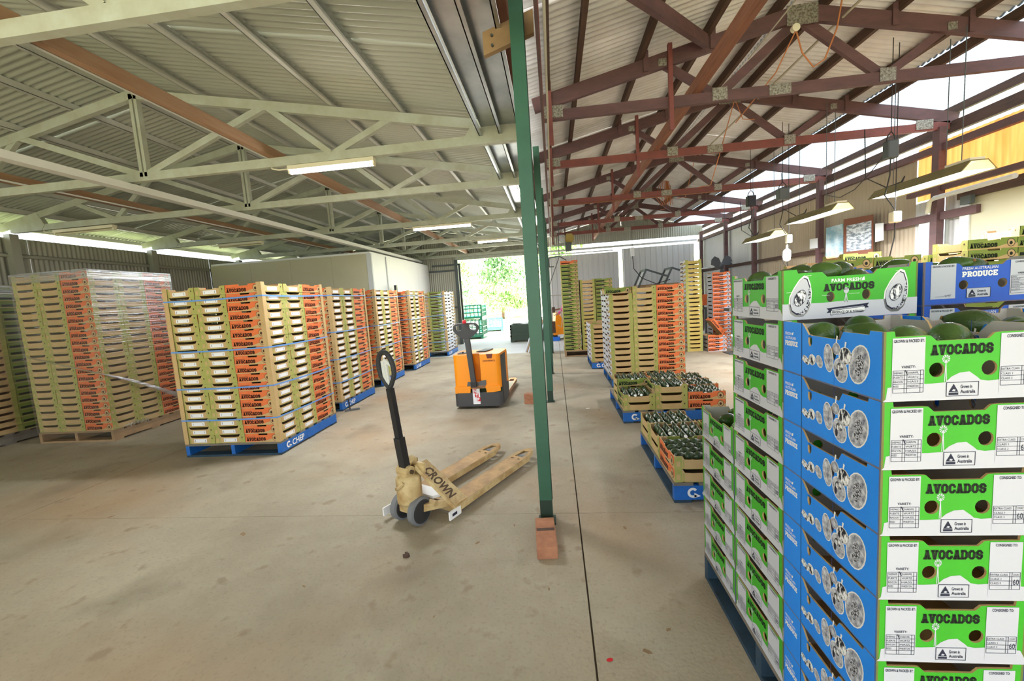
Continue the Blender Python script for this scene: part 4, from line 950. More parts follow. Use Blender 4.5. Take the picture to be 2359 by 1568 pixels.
# large avocados lying in the open cartons
def pile(x0, x1, y0, y1, z, n, label, group, zj=.03):
    done = []; tries = 0
    while len(done) < n and tries < 4000:
        tries += 1; x, y = random.uniform(x0+.066, x1-.066), random.uniform(y0+.066, y1-.066)
        if all(math.hypot(x-p[0], y-p[1]) > .09 for p in done): done.append((x, y))
    for (x, y) in done: avocado(x, y, z+random.uniform(-.01, zj), E3(random.uniform(0, 6), random.uniform(-.35, .35), random.uniform(0, 6.28)), AV1, label, group)
zt = .15+8*CH
pile(PX, PX+.315, PY, PY+.403, zt-.05, 14, 'large green avocado in the open corner carton', 'avocados in the corner carton', .025)
pile(PX, PX+.315, PY, PY+.403, zt-.10, 9, 'large green avocado deeper in the open corner carton', 'lower avocados in the corner carton', .01)
pile(PX+.32, PX+.635, PY, PY+.403, zt-.045, 13, 'large green avocado in the carton beside the corner carton', 'avocados in the second front carton', .03)
pile(PX+.64, PX+.955, PY, PY+.403, zt-.045, 12, 'large green avocado in the third front carton', 'avocados in the third front carton', .03)
pile(PX, PX+.39, PY+.41, PY+.78, zt+CH-.045, 14, 'green avocado in the open green carton on the nine-high column', 'avocados in the top green carton', .03)
pile(PX+.61, PX+.988, PY+.658, PY+1.06, zt+CH-.045, 12, 'green avocado in the open blue produce carton', 'avocados in the blue carton', .03)
pile(PX, PX+.40, PY+.8, PY+1.16, .15+5*CH-.05, 12, 'green avocado in the open carton on the short column', 'avocados in the short column carton', .02)
# ================================================================== hand pallet truck (cream, black handle)
def pallet_truck():
    ang = math.atan2(.89, .457)
    t = thing('pallet_truck', 'worn cream hand pallet truck with black upright handle on the open floor', 'pallet truck', (-1.012, 2.923, 0), ang)
    ft = .088
    for s in (-1, 1):
        cy = s*.19; w = .08; b = MB()
        out = [(0, cy-w), (1.0, cy-w), (1.13, cy-w*.55), (1.165, cy-w*.2), (1.165, cy+w*.2), (1.13, cy+w*.55), (1.0, cy+w), (0, cy+w)]
        hole = [(.945, cy-.045), (1.09, cy-.032), (1.09, cy+.032), (.945, cy+.045)]
        sl1 = [(.885, cy-.05), (.905, cy-.05), (.905, cy-.02), (.885, cy-.02)]; sl2 = [(.885, cy+.02), (.905, cy+.02), (.905, cy+.05), (.885, cy+.05)]
        b.prism(out, (0, 0, ft), (1, 0, 0), (0, 1, 0), .006, 'fork_wear', 'cream_paint', 'cream_paint', [hole, sl1, sl2])
        for i in range(len(out)-1):
            p, q = out[i], out[i+1]; h = .05 if i in (0, 6) else .035
            b.bar((p[0], p[1], ft-h/2), (q[0], q[1], ft-h/2), .006, h, 'cream_paint')
        o = b.build('fork', t)
        c = MB(); c.cyl((1.015, cy-.036, .04), (1.015, cy+.036, .04), .037, 'tyre', 14); c.build('load_roller', o)
        c = MB(); c.tube([(.05, cy, .04), (.5, cy, .035), (.95, cy, .04)], .011, 'cream_paint', 6); c.build('push_rod', o)
        c = MB(); c.cyl((.06, cy-.02, ft), (.06, cy-.02, ft+.018), .016, 'cream_paint', 10); c.build('stud', o)
    # A-frame legs: plates a hand wide, sloping from the head down to each fork heel
    for s in (-1, 1):
        b = MB(); p0 = Vector((-.03, s*.265, .07)); p1 = Vector((-.19, s*.05, .42)); X = Vector((1, 0, 0)); n = Vector((0, s*.86, .5))*-.008
        q = [p0, p0+X*.15, p1+X*.12, p1]
        b.poly(q if s < 0 else q[::-1], 'cream_paint'); b.poly([v+n for v in (q[::-1] if s < 0 else q)], 'cream_paint')
        for i in range(4): b.poly([q[i], q[(i+1) % 4], q[(i+1) % 4]+n, q[i]+n], 'cream_paint')
        o = b.build('frame_leg', t)
        c = MB(); c.bar(p0+Vector((0, 0, -.012)), p1+Vector((0, 0, -.012)), .006, .024, 'cream_paint'); c.build('flange', o)
        if s < 0:
            d = (p0-p1); c = MB(); text(c, 'CROWN', p1+d*.14+X*.022-n*.15, d.normalized(), X, .075, 'crown_ink', .035, .29); c.build('lettering', o)
    b = MB(); b.box(-.16, -.11, .36, -.145, .11, .43, 'cream_paint'); b.tube([(-.15, 0, .43), (-.17, 0, .45), (-.21, 0, .44)], .03, 'cream_paint', 8); b.build('frame_head', t)
    b = MB(); b.box(-.015, -.27, .02, .02, .27, .085, 'cream_paint'); b.build('heel_bar', t)
    b = MB(); b.box(-.11, -.275, .015, .01, -.262, .075, 'white'); o = b.build('toe_plate', t); c = MB(); c.box(-.085, -.2765, .035, -.035, -.2752, .055, 'ink'); c.build('sticker', o)
    b = MB(); b.box(-.30, .20, .03, -.16, .212, .09, 'white'); b.build('side_plate', t)
    b = MB(); b.prism([(-.1, -.11), (.01, -.16), (.01, .16), (-.1, .11)], (0, 0, .16), (1, 0, 0), (0, 1, 0), .02, 'white', 'cream_paint'); b.build('cover', t)
    # pump and steer head
    b = MB(); b.lathe([(.085, .15), (.09, .17), (.09, .33), (.078, .35), (.05, .36), (.05, .40)], (-.215, 0, 0), (0, 0, 1), 'cream_paint', 18); b.build('pump', t, True)
    b = MB(); b.cyl((-.235, -.055, .39), (-.235, .055, .39), .04, 'cream_paint', 12); b.box(-.27, -.04, .30, -.2, .04, .40, 'cream_paint'); b.cyl((-.235, -.06, .39), (-.235, -.075, .39), .015, 'crown_ink', 8); b.tube([(-.30, -.04, .33), (-.33, -.02, .30), (-.31, .02, .28)], .013, 'cream_paint', 6); b.build('pivot', t)
    b = MB(); b.box(-.27, -.06, .09, -.16, .06, .15, 'cream_paint'); b.bar((-.2, -.11, .12), (-.02, -.2, .1), .03, .05, 'cream_paint'); b.bar((-.2, .11, .12), (-.02, .2, .1), .03, .05, 'cream_paint'); b.cyl((-.13, -.17, .13), (-.13, -.1, .13), .022, 'cream_paint', 10); b.build('steer_yoke', t)
    for y0, y1 in ((-.115, -.06), (.06, .115)):
        b = MB(); b.lathe([(.083, 0), (.1, .006), (.1, .049), (.083, .055)], (-.215, y0, .1), (0, 1, 0), 'tyre', 28); o = b.build('steer_wheel', t)
        c = MB(); c.lathe([(.0, -.001), (.03, -.004), (.032, -.002), (.066, -.001), (.072, -.003), (.083, -.002), (.084, .057), (.03, .058), (0, .056)], (-.215, y0, .1), (0, 1, 0), 'black_rubber', 28); c.build('hub', o)
    # handle
    b = MB(); b.bar((-.235, 0, .40), (-.262, 0, .64), .062, .05, 'black_paint', (1, 0, 0)); b.build('handle_socket', t)
    b = MB(); b.bar((-.258, 0, .60), (-.298, 0, 1.0), .045, .036, 'black_paint', (1, 0, 0)); b.build('handle_tube', t)
    b = MB(); pts = []
    for k in range(22):
        a = 2*math.pi*k/22; r = .075 if math.sin(a) > -.2 else .075*(1-.55*(-math.sin(a)-.2)/.8)
        pts.append((-.312-.012*math.sin(a), r*math.cos(a), 1.13+.125*math.sin(a)))
    b.tube(pts, .017, 'black_rubber', 8, True); o = b.build('grip_loop', t, True)
    c = MB(); c.bar((-.306, .028, 1.03), (-.316, .03, 1.19), .006, .03, 'steel_white', (0, 1, 0)); c.bar((-.300, .0, 1.02), (-.313, -.0, 1.18), .012, .022, 'steel_white', (0, 1, 0)); c.bar((-.312, -.055, 1.16), (-.314, .02, 1.2), .01, .02, 'steel_white'); c.build('release_lever', o)
pallet_truck()
# ================================================================== electric pallet truck (orange)
def electric():
    t = thing('electric_pallet_truck', 'orange and dark grey electric pallet truck with upright tiller on the open floor', 'pallet truck', (-1.165, 5.72, 0), R(-2.5))
    def rbox(x0, x1, y0, y1, z0, z1, r, m, n=5):
        out = []
        for cx, cy, a0 in ((x1-r, y0+r, -90), (x1-r, y1-r, 0), (x0+r, y1-r, 90), (x0+r, y0+r, 180)):
            for k in range(n+1): a = R(a0+90*k/n); out.append((cx+r*math.cos(a), cy+r*math.sin(a)))
        b = MB(); b.prism(out, (0, 0, z1), (1, 0, 0), (0, 1, 0), z1-z0, m); return b
    b = rbox(-.352, .352, .0, .62, .04, .24, .07, 'truck_grey'); b.build('skirt', t)
    # orange shell with a notch in its front for the tiller
    out = []
    for cx, cy, a0 in ((.345-.07, .02+.07, -90), (.345-.05, .6-.05, 0), (-.345+.05, .6-.05, 90), (-.345+.07, .02+.07, 180)):
        for k in range(6): a = R(a0+90*k/5); out.append((cx+.07*math.cos(a), cy+.07*math.sin(a)))
    out2 = out+[(-.10, .02), (-.07, .16), (.02, .16), (.06, .02)]
    b = MB(); b.prism(out2, (0, 0, .79), (1, 0, 0), (0, 1, 0), .39, 'truck_orange'); 
    b.prism(out, (0, 0, .40), (1, 0, 0), (0, 1, 0), .1, 'truck_orange'); o = b.build('hood', t)
    c = MB(); pts = [(-.335, .235), (-.115, .22), (-.10, .33), (.12, .33), (.135, .22), (.335, .26), (.335, .335), (-.335, .335)]
    c.prism(pts, (0, .004, 0), (1, 0, 0), (0, 0, 1), .03, 'truck_orange'); c.build('lower_bumper', o)
    c = MB(); text(c, 'JUNGHEINRICH', (.10, .0185, .685), (1, 0, 0), (0, 0, 1), .022, 'dark_red', .03, .18); c.build('lettering', o)
    c = MB(); c.prism([(.17, .73), (.235, .73), (.25, .792), (.155, .792)], (0, .016, 0), (1, 0, 0), (0, 0, 1), .02, 'dark_red'); c.build('battery_latch', o)
    c = MB(); c.prism([(-.16, .31), (.11, .31), (.13, .36), (.13, .42), (.06, .41), (.02, .395), (-.14, .40), (-.15, .36)], (0, .012, 0), (1, 0, 0), (0, 0, 1), .03, 'truck_grey2', None, 'black_paint'); c.build('tiller_recess', o)
    c = MB(); c.box(-.30, .15, .79, -.18, .3, .803, 'truck_grey'); c.cyl((-.23, .2, .80), (-.23, .2, .82), .015, 'black_paint', 8); c.build('key_panel', o)
    c = MB(); c.prism([(-.05, .3), (.10, .3), (.16, .55), (.02, .55)], (0, 0, .806), (1, 0, 0), (0, 1, 0), .012, 'truck_grey'); c.build('top_tray', o)
    b = MB(); b.box(.345, .1, .06, .36, .6, .76, 'truck_grey'); b.build('side_guard', t)
    # tiller
    b = MB(); b.bar((-.045, -.0, .36), (-.09, -.02, 1.03), .07, .06, 'truck_grey', (0, 1, 0)); o = b.build('tiller', t)
    c = MB(); c.box(-.085, -.045, .33, -.005, -.02, .40, 'black_paint'); c.build('tiller_joint', o)
    M = Matrix.Translation((-.095, -.03, 1.02))
    outl = [(-.035, 0), (.035, 0), (.10, .045), (.165, .10), (.185, .15), (.175, .20), (.14, .225), (.05, .235), (-.05, .235), (-.14, .225), (-.175, .20), (-.185, .15), (-.165, .10), (-.10, .045)]
    hl = [[(.045, .16), (.07, .135), (.13, .12), (.155, .15), (.15, .185), (.12, .205), (.06, .21)]]; hl.append([(-x, y) for x, y in reversed(hl[0])])
    c = MB(); c.M = M; c.prism(outl, (0, 0, 0), (1, 0, 0), (0, -.12, 1), .045, 'truck_grey', None, None, hl); h = c.build('tiller_head', o)
    c = MB(); c.M = M; c.lathe([(.026, 0), (.028, .02), (.02, .045), (.0, .05)], (0, -.05, .235), (0, -.12, 1), 'red', 14); c.build('stop_button', h)
    # sign
    c = MB(); c.box(-.075, -.004, .075, .03, .001, .30, 'label_white'); sgn = c.build('sign', t)
    for i, (ch, xx, zz) in enumerate((('N', -.07, .235), ('T', -.045, .175), ('P', -.02, .115))):
        c = MB(); c.poly([(xx, -.0048, zz), (xx+.055, -.0048, zz), (xx+.055, -.0048, zz+.06), (xx, -.0048, zz+.06)], 'red'); text(c, ch, (xx+.008, -.0056, zz+.008), (1, 0, 0), (0, 0, 1), .044, 'white', .04); c.build('letter', sgn)
    # forks
    for s in (-1, 1):
        b = MB(); cx = s*.20+.06; out = [(cx-.08, .6), (cx+.08, .6), (cx+.08, 1.65), (cx+.04, 1.75), (cx-.04, 1.75), (cx-.08, 1.65)]
        b.prism(out, (0, 0, .10), (1, 0, 0), (0, 1, 0), .05, 'truck_orange', None, 'beam_rust', [[(cx-.045, 1.45), (cx+.045, 1.45), (cx+.035, 1.62), (cx-.035, 1.62)]]); o = b.build('fork', t)
        c = MB(); c.poly([(cx-.075, .65, .1008), (cx+.075, .65, .1008), (cx+.075, 1.42, .1008), (cx-.075, 1.42, .1008)], 'cold_cream'); c.build('worn_top', o)
        c = MB(); c.cyl((cx-.04, 1.53, .04), (cx+.04, 1.53, .04), .038, 'black_rubber', 12); c.build('load_roller', o)
    b = MB()
    for s in (-1, 1): b.cyl((s*.22-.03, .2, .05), (s*.22+.03, .2, .05), .048, 'black_rubber', 14)
    b.build('drive_wheel', t)
electric()
# ================================================================== bricks
def brick(x, y, z, rz, L, W, H, label, frog=True):
    b = MB(); b.box(-W/2, -L/2, 0, W/2, L/2, H, 'brick'); o = b.build('brick'); o.location = (x, y, z); o.rotation_euler = (0, 0, rz); tag(o, label, 'brick')
    m = o.modifiers.new('edge', 'BEVEL'); m.width = .006; m.segments = 2
    if frog: c = MB(); c.box(-W/2+.006, .012, H, W/2-.006, .04, H+.0015, 'old_timber'); c.build('stamp', o)
brick(-.135, 2.46, 0, R(4), .34, .125, .075, 'long reddish brick lying at the foot of the nearest green post')
brick(-.40, 5.93, 0, R(80), .22, .11, .07, 'grey brick at the bottom of the small pair by the post', False); brick(-.40, 5.93, .0705, R(70), .22, .11, .075, 'red brick on top of the small pair by the post', False)
# ================================================================== batten lamps under the left trusses
def batten(x0, x1, y, z, lit, label):
    t = thing('batten_lamp', label, 'lamp', ((x0+x1)/2, y, z)); h = (x1-x0)/2
    b = MB(); b.box(-h, -.04, .0, h, .04, .045, 'batten'); b.build('housing', t)
    b = MB(); b.cyl((-h+.02, 0, -.022), (h-.02, 0, -.022), .02 if lit else .014, 'tube_lit' if lit else 'tube_off', 10); b.build('tube', t)
    b = MB(); b.box(-h, -.025, -.04, -h+.02, .025, 0, 'batten'); b.build('end_cap', t)
    b = MB(); b.box(h-.02, -.025, -.04, h, .025, 0, 'batten'); b.build('end_cap', t)
    b = MB(); b.tube([(-h, 0, .02), (-h-.12, 0, .02), (-h-.2, 0, .04), (-h-.23, 0, .1)], .008, 'batten', 6); b.build('conduit', t)
    if lit:
        l = bpy.data.lights.new('lamp_glow', 'AREA'); l.shape = 'RECTANGLE'; l.size = 2*h; l.size_y = .08; l.energy = LAMP_W; l.color = (.90, .95, 1)
        lo = bpy.data.objects.new('lamp_glow', l); COL.objects.link(lo); lo.parent = t; lo.location = (0, 0, -.05)
LAMP_W = 60
batten(-2.86, -1.86, 4.5, 3.14, True, 'lit fluorescent batten under the truss nearest the green post')
batten(-2.85, -1.60, 8.56, 3.14, True, 'lit fluorescent batten farther along, over the electric pallet truck')
batten(-1.96, -1.13, 11.15, 3.14, True, 'lit fluorescent batten nearest the daylight door')
batten(-7.28, -6.25, 8.56, 3.13, False, 'unlit cream batten above the film-wrapped loads')
batten(-8.1, -7.0, 6.13, 3.13, False, 'unlit cream batten beside the left wall column')
# ================================================================== hanging lamps, cords and boxes in the right bay
def hang_lamp(y0, y1, z, label, x=3.8):
    yc = (y0+y1)/2; h = (y1-y0)/2; t = thing('hanging_lamp', label, 'lamp', (x, yc, z))
    sec = [(-.15, -.02), (-.07, .075), (.07, .075), (.15, -.02), (.14, -.02), (.066, .065), (-.066, .065), (-.14, -.02)]
    b = MB(); b.prism([(p[0], p[1]) for p in sec], (0, -h, 0), (1, 0, 0), (0, 0, 1), 2*h, 'lamp_body'); b.build('reflector', t)
    b = MB(); b.poly([(-.135, -h+.01, -.012), (-.135, h-.01, -.012), (.135, h-.01, -.012), (.135, -h+.01, -.012)], 'lamp_in'); b.build('diffuser', t)
    b = MB(); b.box(-.06, -h+.02, .075, .06, -h+.26, .10, 'batten'); b.build('ballast', t)
    for s in (-1, 1):
        b = MB(); b.tube([(0, s*h*.7, .08), (.0, s*h*.7, zr(x)-.1-z)], .004, 'steel_dark', 5); b.build('chain', t)
    b = MB(); b.tube([(0, h*.5, .08), (.05, h*.55, .16), (.08, h*.7, .12), (.03, h*.95, .1), (-.1, h+.1, .25), (-.12, h+.1, .8)], .006, 'cord_black', 6); b.build('power_cord', t)
    l = bpy.data.lights.new('lamp_glow', 'AREA'); l.shape = 'RECTANGLE'; l.size = .25; l.size_y = 2*h; l.energy = LAMP_W; l.color = (.93, .96, 1)
    lo = bpy.data.objects.new('lamp_glow', l); COL.objects.link(lo); lo.parent = t; lo.location = (0, 0, -.03)
hang_lamp(4.17, 5.27, 2.42, 'hanging trough lamp in front of the orange translucent sheets')
hang_lamp(5.90, 7.02, 2.43, 'hanging trough lamp over the open green carton')
hang_lamp(7.43, 8.48, 2.32, 'hanging trough lamp nearest the wall fan')
def box_on_cord(px, py, X, w, h, m, label, name, top=None, hook=True, cordm='cord_black'):
    p = on_x(px, py, X); t = thing(name, label, 'box', (p.x, p.y, p.z))
    b = MB(); b.box(-w/2, -w*.4, -h/2, w/2, w*.4, h/2, m); o = b.build('body', t); mm = o.modifiers.new('edge', 'BEVEL'); mm.width = .008
    if hook: b = MB(); b.tube([(-w*.4, 0, h/2), (-w*.3, 0, h/2+.05), (0, 0, h/2+.09), (w*.3, 0, h/2+.05), (w*.4, 0, h/2)], .006, 'cord_black', 6); b.build('handle', t)
    b = MB(); b.tube([(0, 0, h/2+(.09 if hook else 0)), (0.0, 0, (top or zr(X)-.08)-p.z)], .004, cordm, 5); b.build('cord', t)
    b = MB(); b.tube([(0, 0, -h/2), (.02, .03, -h/2-.15), (-.03, .02, -h/2-.35), (.03, -.03, -h/2-.5)], .006, 'cord_black', 6); b.build('lead', t)
    return t
box_on_cord(2052, 345, 3.4, .10, .17, 'steel_dark', 'dark power pack hanging on chains above the nearest trough lamp', 'power_pack')
box_on_cord(1803, 447, 3.4, .14, .16, 'steel_dark', 'dark square power pack hanging above the middle trough lamp', 'power_pack')
box_on_cord(1730, 463, 3.4, .13, .17, 'black_paint', 'black power pack hanging above the farthest trough lamp', 'power_pack')
box_on_cord(2062, 500, 3.5, .085, .11, 'plastic_cream', 'cream plug box hanging under the nearest trough lamp', 'plug_box', hook=False)
box_on_cord(1817, 550, 3.5, .075, .12, 'plastic_cream', 'cream plug box hanging above the bright bulb', 'plug_box', hook=False)
p = on_x(1813, 587, 3.42); t = thing('work_light', 'bright white bulb light hanging above the open green carton', 'lamp', p)
b = MB(); b.lathe([(.01, -.09), (.04, -.07), (.05, 0), (.045, .06), (.02, .085)], (0, 0, 0), (0, 0, 1), 'bulb', 14); b.build('bulb', t, True)
b = MB(); b.tube([(0, 0, .08), (0, 0, .15)], .015, 'plastic_cream', 8); b.tube([(0, 0, -.09), (.02, .02, -.2), (-.03, .03, -.12), (-.06, .02, 0)], .005, 'cord_black', 5); b.build('holder', t)
p = on_y(1457, 580, 12.87); t = thing('work_light', 'white plug light hanging in front of the pale sliding door', 'lamp', p)
b = MB(); b.box(-.05, -.04, -.13, .05, .04, .13, 'white'); b.build('body', t); b = MB(); b.tube([(0, 0, -.13), (.02, 0, -.5), (.2, -.2, -.8), (.6, -.25, -1.0), (1.0, -.25, -.9)], .012, 'cord_black', 6); b.tube([(0, 0, .13), (0, 0, 3.4-p.z)], .006, 'cord_black', 5); b.build('lead', t)
# chains without lamps
for i, (px, X) in enumerate(((2185, 3.9), (1665, 3.7), (1905, 3.6))):
    p = on_x(px, 230, X); b = MB(); b.tube([(p.x, p.y, 2.5), (p.x, p.y, zr(X)-.05)], .004, 'steel_dark', 5); tag(b.build('chain'), ['thin steel chain hanging by the skylight over the orange sheets', 'thin steel chain hanging beside the black power pack', 'thin steel chain hanging between two trough lamps'][i], 'chain')
# pulley reels with orange cord
prev = None
for i, (px, py, Y) in enumerate(((1832, 65, 4.36), (1692, 225, 6.0), (1612, 315, 8.4), (1555, 378, 10.9))):
    p = on_y(px, py, Y); t = thing('cord_reel', ['cream reel with orange cord on the truss ridge plate nearest the green post', 'cream cord reel on the second maroon truss', 'cream cord reel on the third maroon truss', 'cream cord reel on the fourth maroon truss'][i], 'reel', p)
    b = MB(); b.lathe([(.012, -.02), (.035, -.02), (.035, -.012), (.022, -.006), (.022, .006), (.035, .012), (.035, .02), (.012, .02)], (0, 0, 0), (0, 1, 0), 'plastic_cream', 16); b.build('reel', t)
    b = MB()
    if i == 0: b.tube([(0, 0, -.03), (-.07, .2, -.28), (-.2, .8, -.5)], .006, 'cord_orange', 6); b.tube([(0.01, 0, -.03), (.06, 0, -.22), (.16, .0, -.36), (.26, 0, -.3), (.36, 0, -.05), (.42, 0, .3)], .007, 'cord_orange', 6)
    else: b.tube([(0, 0, -.03), (-.08, .3, -.6), (-.1, .6, -.95), (-.16, .9, -.9)], .006, 'cord_orange', 6); b.tube([(.01, 0, -.03), (.1, 0, -.28), (.25, 0, -.3)], .005, 'cord_orange', 6)
    b.build('cord', t)
p = on_y(1530, 420, 10.8); t = thing('cord_bundle', 'looped bundle of orange cord hanging from a maroon truss', 'cord', p)
for k in range(7):
    b = MB(); dx = (k-3)*.035; b.tube([(dx*.3, 0, .25), (dx, 0, 0), (dx*1.9, 0, -.35), (dx*1.2+.05, 0, -.55), (dx*.6+.1, .02, -.35), (.03, 0, .25)], .008, 'cord_orange', 5); b.build('loop', t)
b = MB(); b.tube([(1.98, .8, 3.72), (2.02, 4.5, 3.72)], .006, 'cord_pale', 5); tag(b.build('cable'), 'thin pale cable slung between the first maroon trusses', 'cable')
b = MB(); p0 = on_x(1905, 450, 5.0); p1 = on_x(2050, 340, 4.9); pm = (p0+p1)/2; b.tube([p0, p0.lerp(pm, .5)-Vector((0, 0, .2)), pm-Vector((0, 0, .24)), p1.lerp(pm, .5)-Vector((0, 0, .15)), p1], .007, 'cord_black', 6); tag(b.build('cable'), 'black extension cable slung along the warm corrugated wall', 'cable')
# round yellow horn lamp on the far red truss, with a dark motor below
p = on_y(1302, 549, 12.7); t = thing('hoist', 'small cream electric hoist with dark hook block on the far truss', 'hoist', p)
b = MB(); b.lathe([(.06, -.22), (.12, -.16), (.12, -.02), (.07, 0)], (0, 0, 0), (1, 0, 0), 'steel_white', 14); b.lathe([(.07, 0), (.14, .04), (.14, .2), (.06, .26)], (0, 0, 0), (1, 0, 0), 'yellow_kraft', 14); b.build('motor', t, True)
b = MB(); b.box(-.01, -.09, -.38, .17, .09, -.13, 'steel_dark'); b.build('hook_block', t); b = MB(); b.box(-.02, -.02, .1, .02, .02, .5, 'maroon'); b.build('hanger', t)
# ================================================================== notices and boards on the right wall
def wall_quad(name, pts, m, label, cat, back=None, X=XR+.06, th=.012):
    P = [on_x(px, py, X) for px, py in pts]; b = MB(); b.prism([(p.y, p.z) for p in P], (X, 0, 0), (0, 1, 0), (0, 0, 1), th, m)
    o = b.build(name); return tag(o, label, cat) if label else o
bd = wall_quad('notice_board', [(1945, 612), (1945, 505), (2012, 494), (2012, 590)], 'board_brown', 'brown board with a large pinned map on the corrugated wall', 'board', X=XR-.07)
P = [on_x(px, py, XR-.09) for px, py in ((1950, 580), (1950, 520), (2007, 508), (2007, 573))]; b = MB(); b.prism([(p.y, p.z) for p in P], (XR-.086, 0, 0), (0, 1, 0), (0, 0, 1), .003, 'map_print2'); b.build('map', bd)
wall_quad('wall_map', [(1903, 605), (1905, 525), (1943, 515), (1943, 600)], 'map_print', 'pale blue map sheet pinned beside the brown board', 'map', X=XR-.07)
wall_quad('notice', [(2018, 557), (2018, 515), (2036, 513), (2036, 553)], 'paper', 'white notice sheet taped right of the brown board', 'notice', X=XR-.07)
wall_quad('notice', [(1867, 573), (1867, 551), (1884, 548), (1884, 571)], 'paper', 'small white notice taped beside the maroon column', 'notice', X=XR-.07)
b = MB(); P = on_x(2110, 560, XR+.02); b.box(XR+.0, 6.14, .0, XR+.03, 6.42, 2.2, 'white'); struct(b.build('door_4'))
b = MB(); b.tube([(XR-.12, 5.1, 2.50), (XR-.12, 6.05, 2.48)], .03, 'steel_white', 10); b.tube([(XR-.12, 6.05, 2.48), (XR-.12, 6.12, 2.45), (XR-.12, 6.14, 2.3)], .025, 'plastic_cream', 10); tag(b.build('conduit_pipe'), 'grey plastic pipe along the rail over the white panel', 'pipe')
b = MB(); b.box(XR-.08, 5.62, 2.32, XR-.03, 5.75, 2.42, 'steel_dark'); tag(b.build('switch_box'), 'grey switch box beside the maroon column and white jamb', 'switch box')
# ================================================================== wall fan, frames and clutter at the rear right
p = on_y(1656, 612, 12.4); t = thing('wall_fan', 'dark grey industrial fan on a bracket above the orange trays', 'fan', p, R(25))
b = MB(); b.lathe([(.05, -.12), (.09, -.08), (.09, .05), (.06, .1)], (0, 0, 0), (0, 1, 0), 'fan_grey', 14); b.build('motor', t, True)
for k in range(3):
    a = R(35+120*k); c, s = math.cos(a), math.sin(a); b = MB()
    pts = [(.07, -.05), (.2, -.13), (.36, -.12), (.40, 0), (.33, .12), (.18, .1), (.07, .05)]
    q = [(x*c-y*s, -.10+.25*y, x*s+y*c) for x, y in pts]; b.poly(q, 'fan_grey'); b.poly([(v[0], v[1]+.006, v[2]) for v in reversed(q)], 'fan_grey'); b.build('blade', t)
b = MB(); b.tube([(0, .1, 0), (.5, .12, .05), (1.0, .05, .06)], .02, 'steel_dark', 8); b.tube([(-.2, .1, -.02), (-1.2, .1, -.12)], .018, 'steel_white', 8); b.build('bracket', t)
def frame_bar(name, pts, r, m, label, cat, Y):
    t = thing(name, label, cat, (0, 0, 0))
    for (a, c) in pts: b = MB(); b.bar(on_y(*a, Y), on_y(*c, Y), r, r, m); b.build('bar', t)
    return t
def rail_frame(name, x0, x1, y0, y1, z, m, label, cat):
    t = thing(name, label, cat, (x0, y0, 0)); W, D = x1-x0, y1-y0
    for (x, y) in ((0, 0), (W, 0), (0, D), (W, D)): b = MB(); b.box(x-.025, y-.025, 0, x+.025, y+.025, z, m); b.build('leg', t)
    for (xa, ya, xb, yb) in ((0, 0, W, 0), (0, D, W, D), (0, 0, 0, D), (W, 0, W, D)): b = MB(); b.bar((xa, ya, z-.03), (xb, yb, z-.03), .04, .06, m); b.build('rail', t)
    for k in range(7): b = MB(); xx = W*(k+.5)/7; b.cyl((xx, .03, z+.02), (xx, D-.03, z+.02), .03, 'steel_white', 8); b.build('roller', t)
    return t
rail_frame('conveyor', 1.9, 4.2, 12.0, 12.7, .95, 'steel_dark', 'grey roller conveyor behind the unwrapped load and yellow column', 'conveyor')
t = thing('grading_machine', 'grey grading machine with tilted hopper frames behind the unwrapped load', 'machine', (2.45, 12.9, 0))
for (x, y) in ((0, 0), (1.3, 0), (0, .8), (1.3, .8)): b = MB(); b.box(x-.03, y-.03, 0, x+.03, y+.03, 1.5, 'steel_dark'); b.build('leg', t)
b = MB(); b.prism([(-.1, 1.35), (1.5, 1.45), (1.5, 1.62), (-.1, 1.5)], (0, 0, 0), (1, 0, 0), (0, 0, 1), .8, 'steel_white'); b.build('tray_bed', t)
for x in (.0, .75):
    b = MB(); b.bar((x, -.05, 1.4), (x+.35, -.05, 2.15), .06, .05, 'steel_dark'); b.bar((x+.35, -.05, 2.15), (x+1.0, -.05, 1.9), .05, .05, 'steel_dark'); b.bar((x+.35, .7, 2.15), (x+.35, -.05, 2.15), .05, .05, 'steel_dark'); b.bar((x, .7, 1.4), (x+.35, .7, 2.15), .06, .05, 'steel_dark'); b.poly([(x+.1, .02, 1.5), (x+.36, .02, 2.1), (x+.36, .68, 2.1), (x+.1, .68, 1.5)], 'steel_white'); b.build('hopper_frame', t)
b = MB(); b.box(.1, .0, 1.62, 1.3, .7, 1.7, 'raw_timber'); b.build('belt', t)
t = thing('stand', 'small grey stand with a label tray beside the orange column', 'stand', (3.98, 9.6, 0)); b = MB(); b.box(-.03, -.03, 0, .03, .03, .95, 'steel_dark'); b.box(-.2, -.2, 0, .2, .2, .02, 'steel_dark'); b.build('leg', t); b = MB(); b.box(-.18, -.15, .95, .22, .15, 1.02, 'truck_grey2'); b.build('top', t); b = MB(); b.bar((.0, 0, 1.05), (.28, .05, 1.12), .1, .02, 'raw_timber'); b.build('paper_wedge', t)
for i, (x, y, m, lb) in enumerate(((3.55, 12.3, 'avo_dark', 'dark sorting bin on the conveyor end behind the yellow column'), (4.1, 12.3, 'tray_orange', 'orange crate on the conveyor end behind the yellow column'))):
    t = thing('crate', lb, 'crate', (x, y-.25, 1.002)); b = MB(); b.box(0, 0, 0, .42, .42, .02, m); b.build('base', t)
    for (x0, y0, x1, y1) in ((0, 0, .42, .02), (0, .4, .42, .42), (0, 0, .02, .42), (.4, 0, .42, .42)): b = MB(); b.box(x0, y0, .02, x1, y1, .3, m); b.build('wall', t)
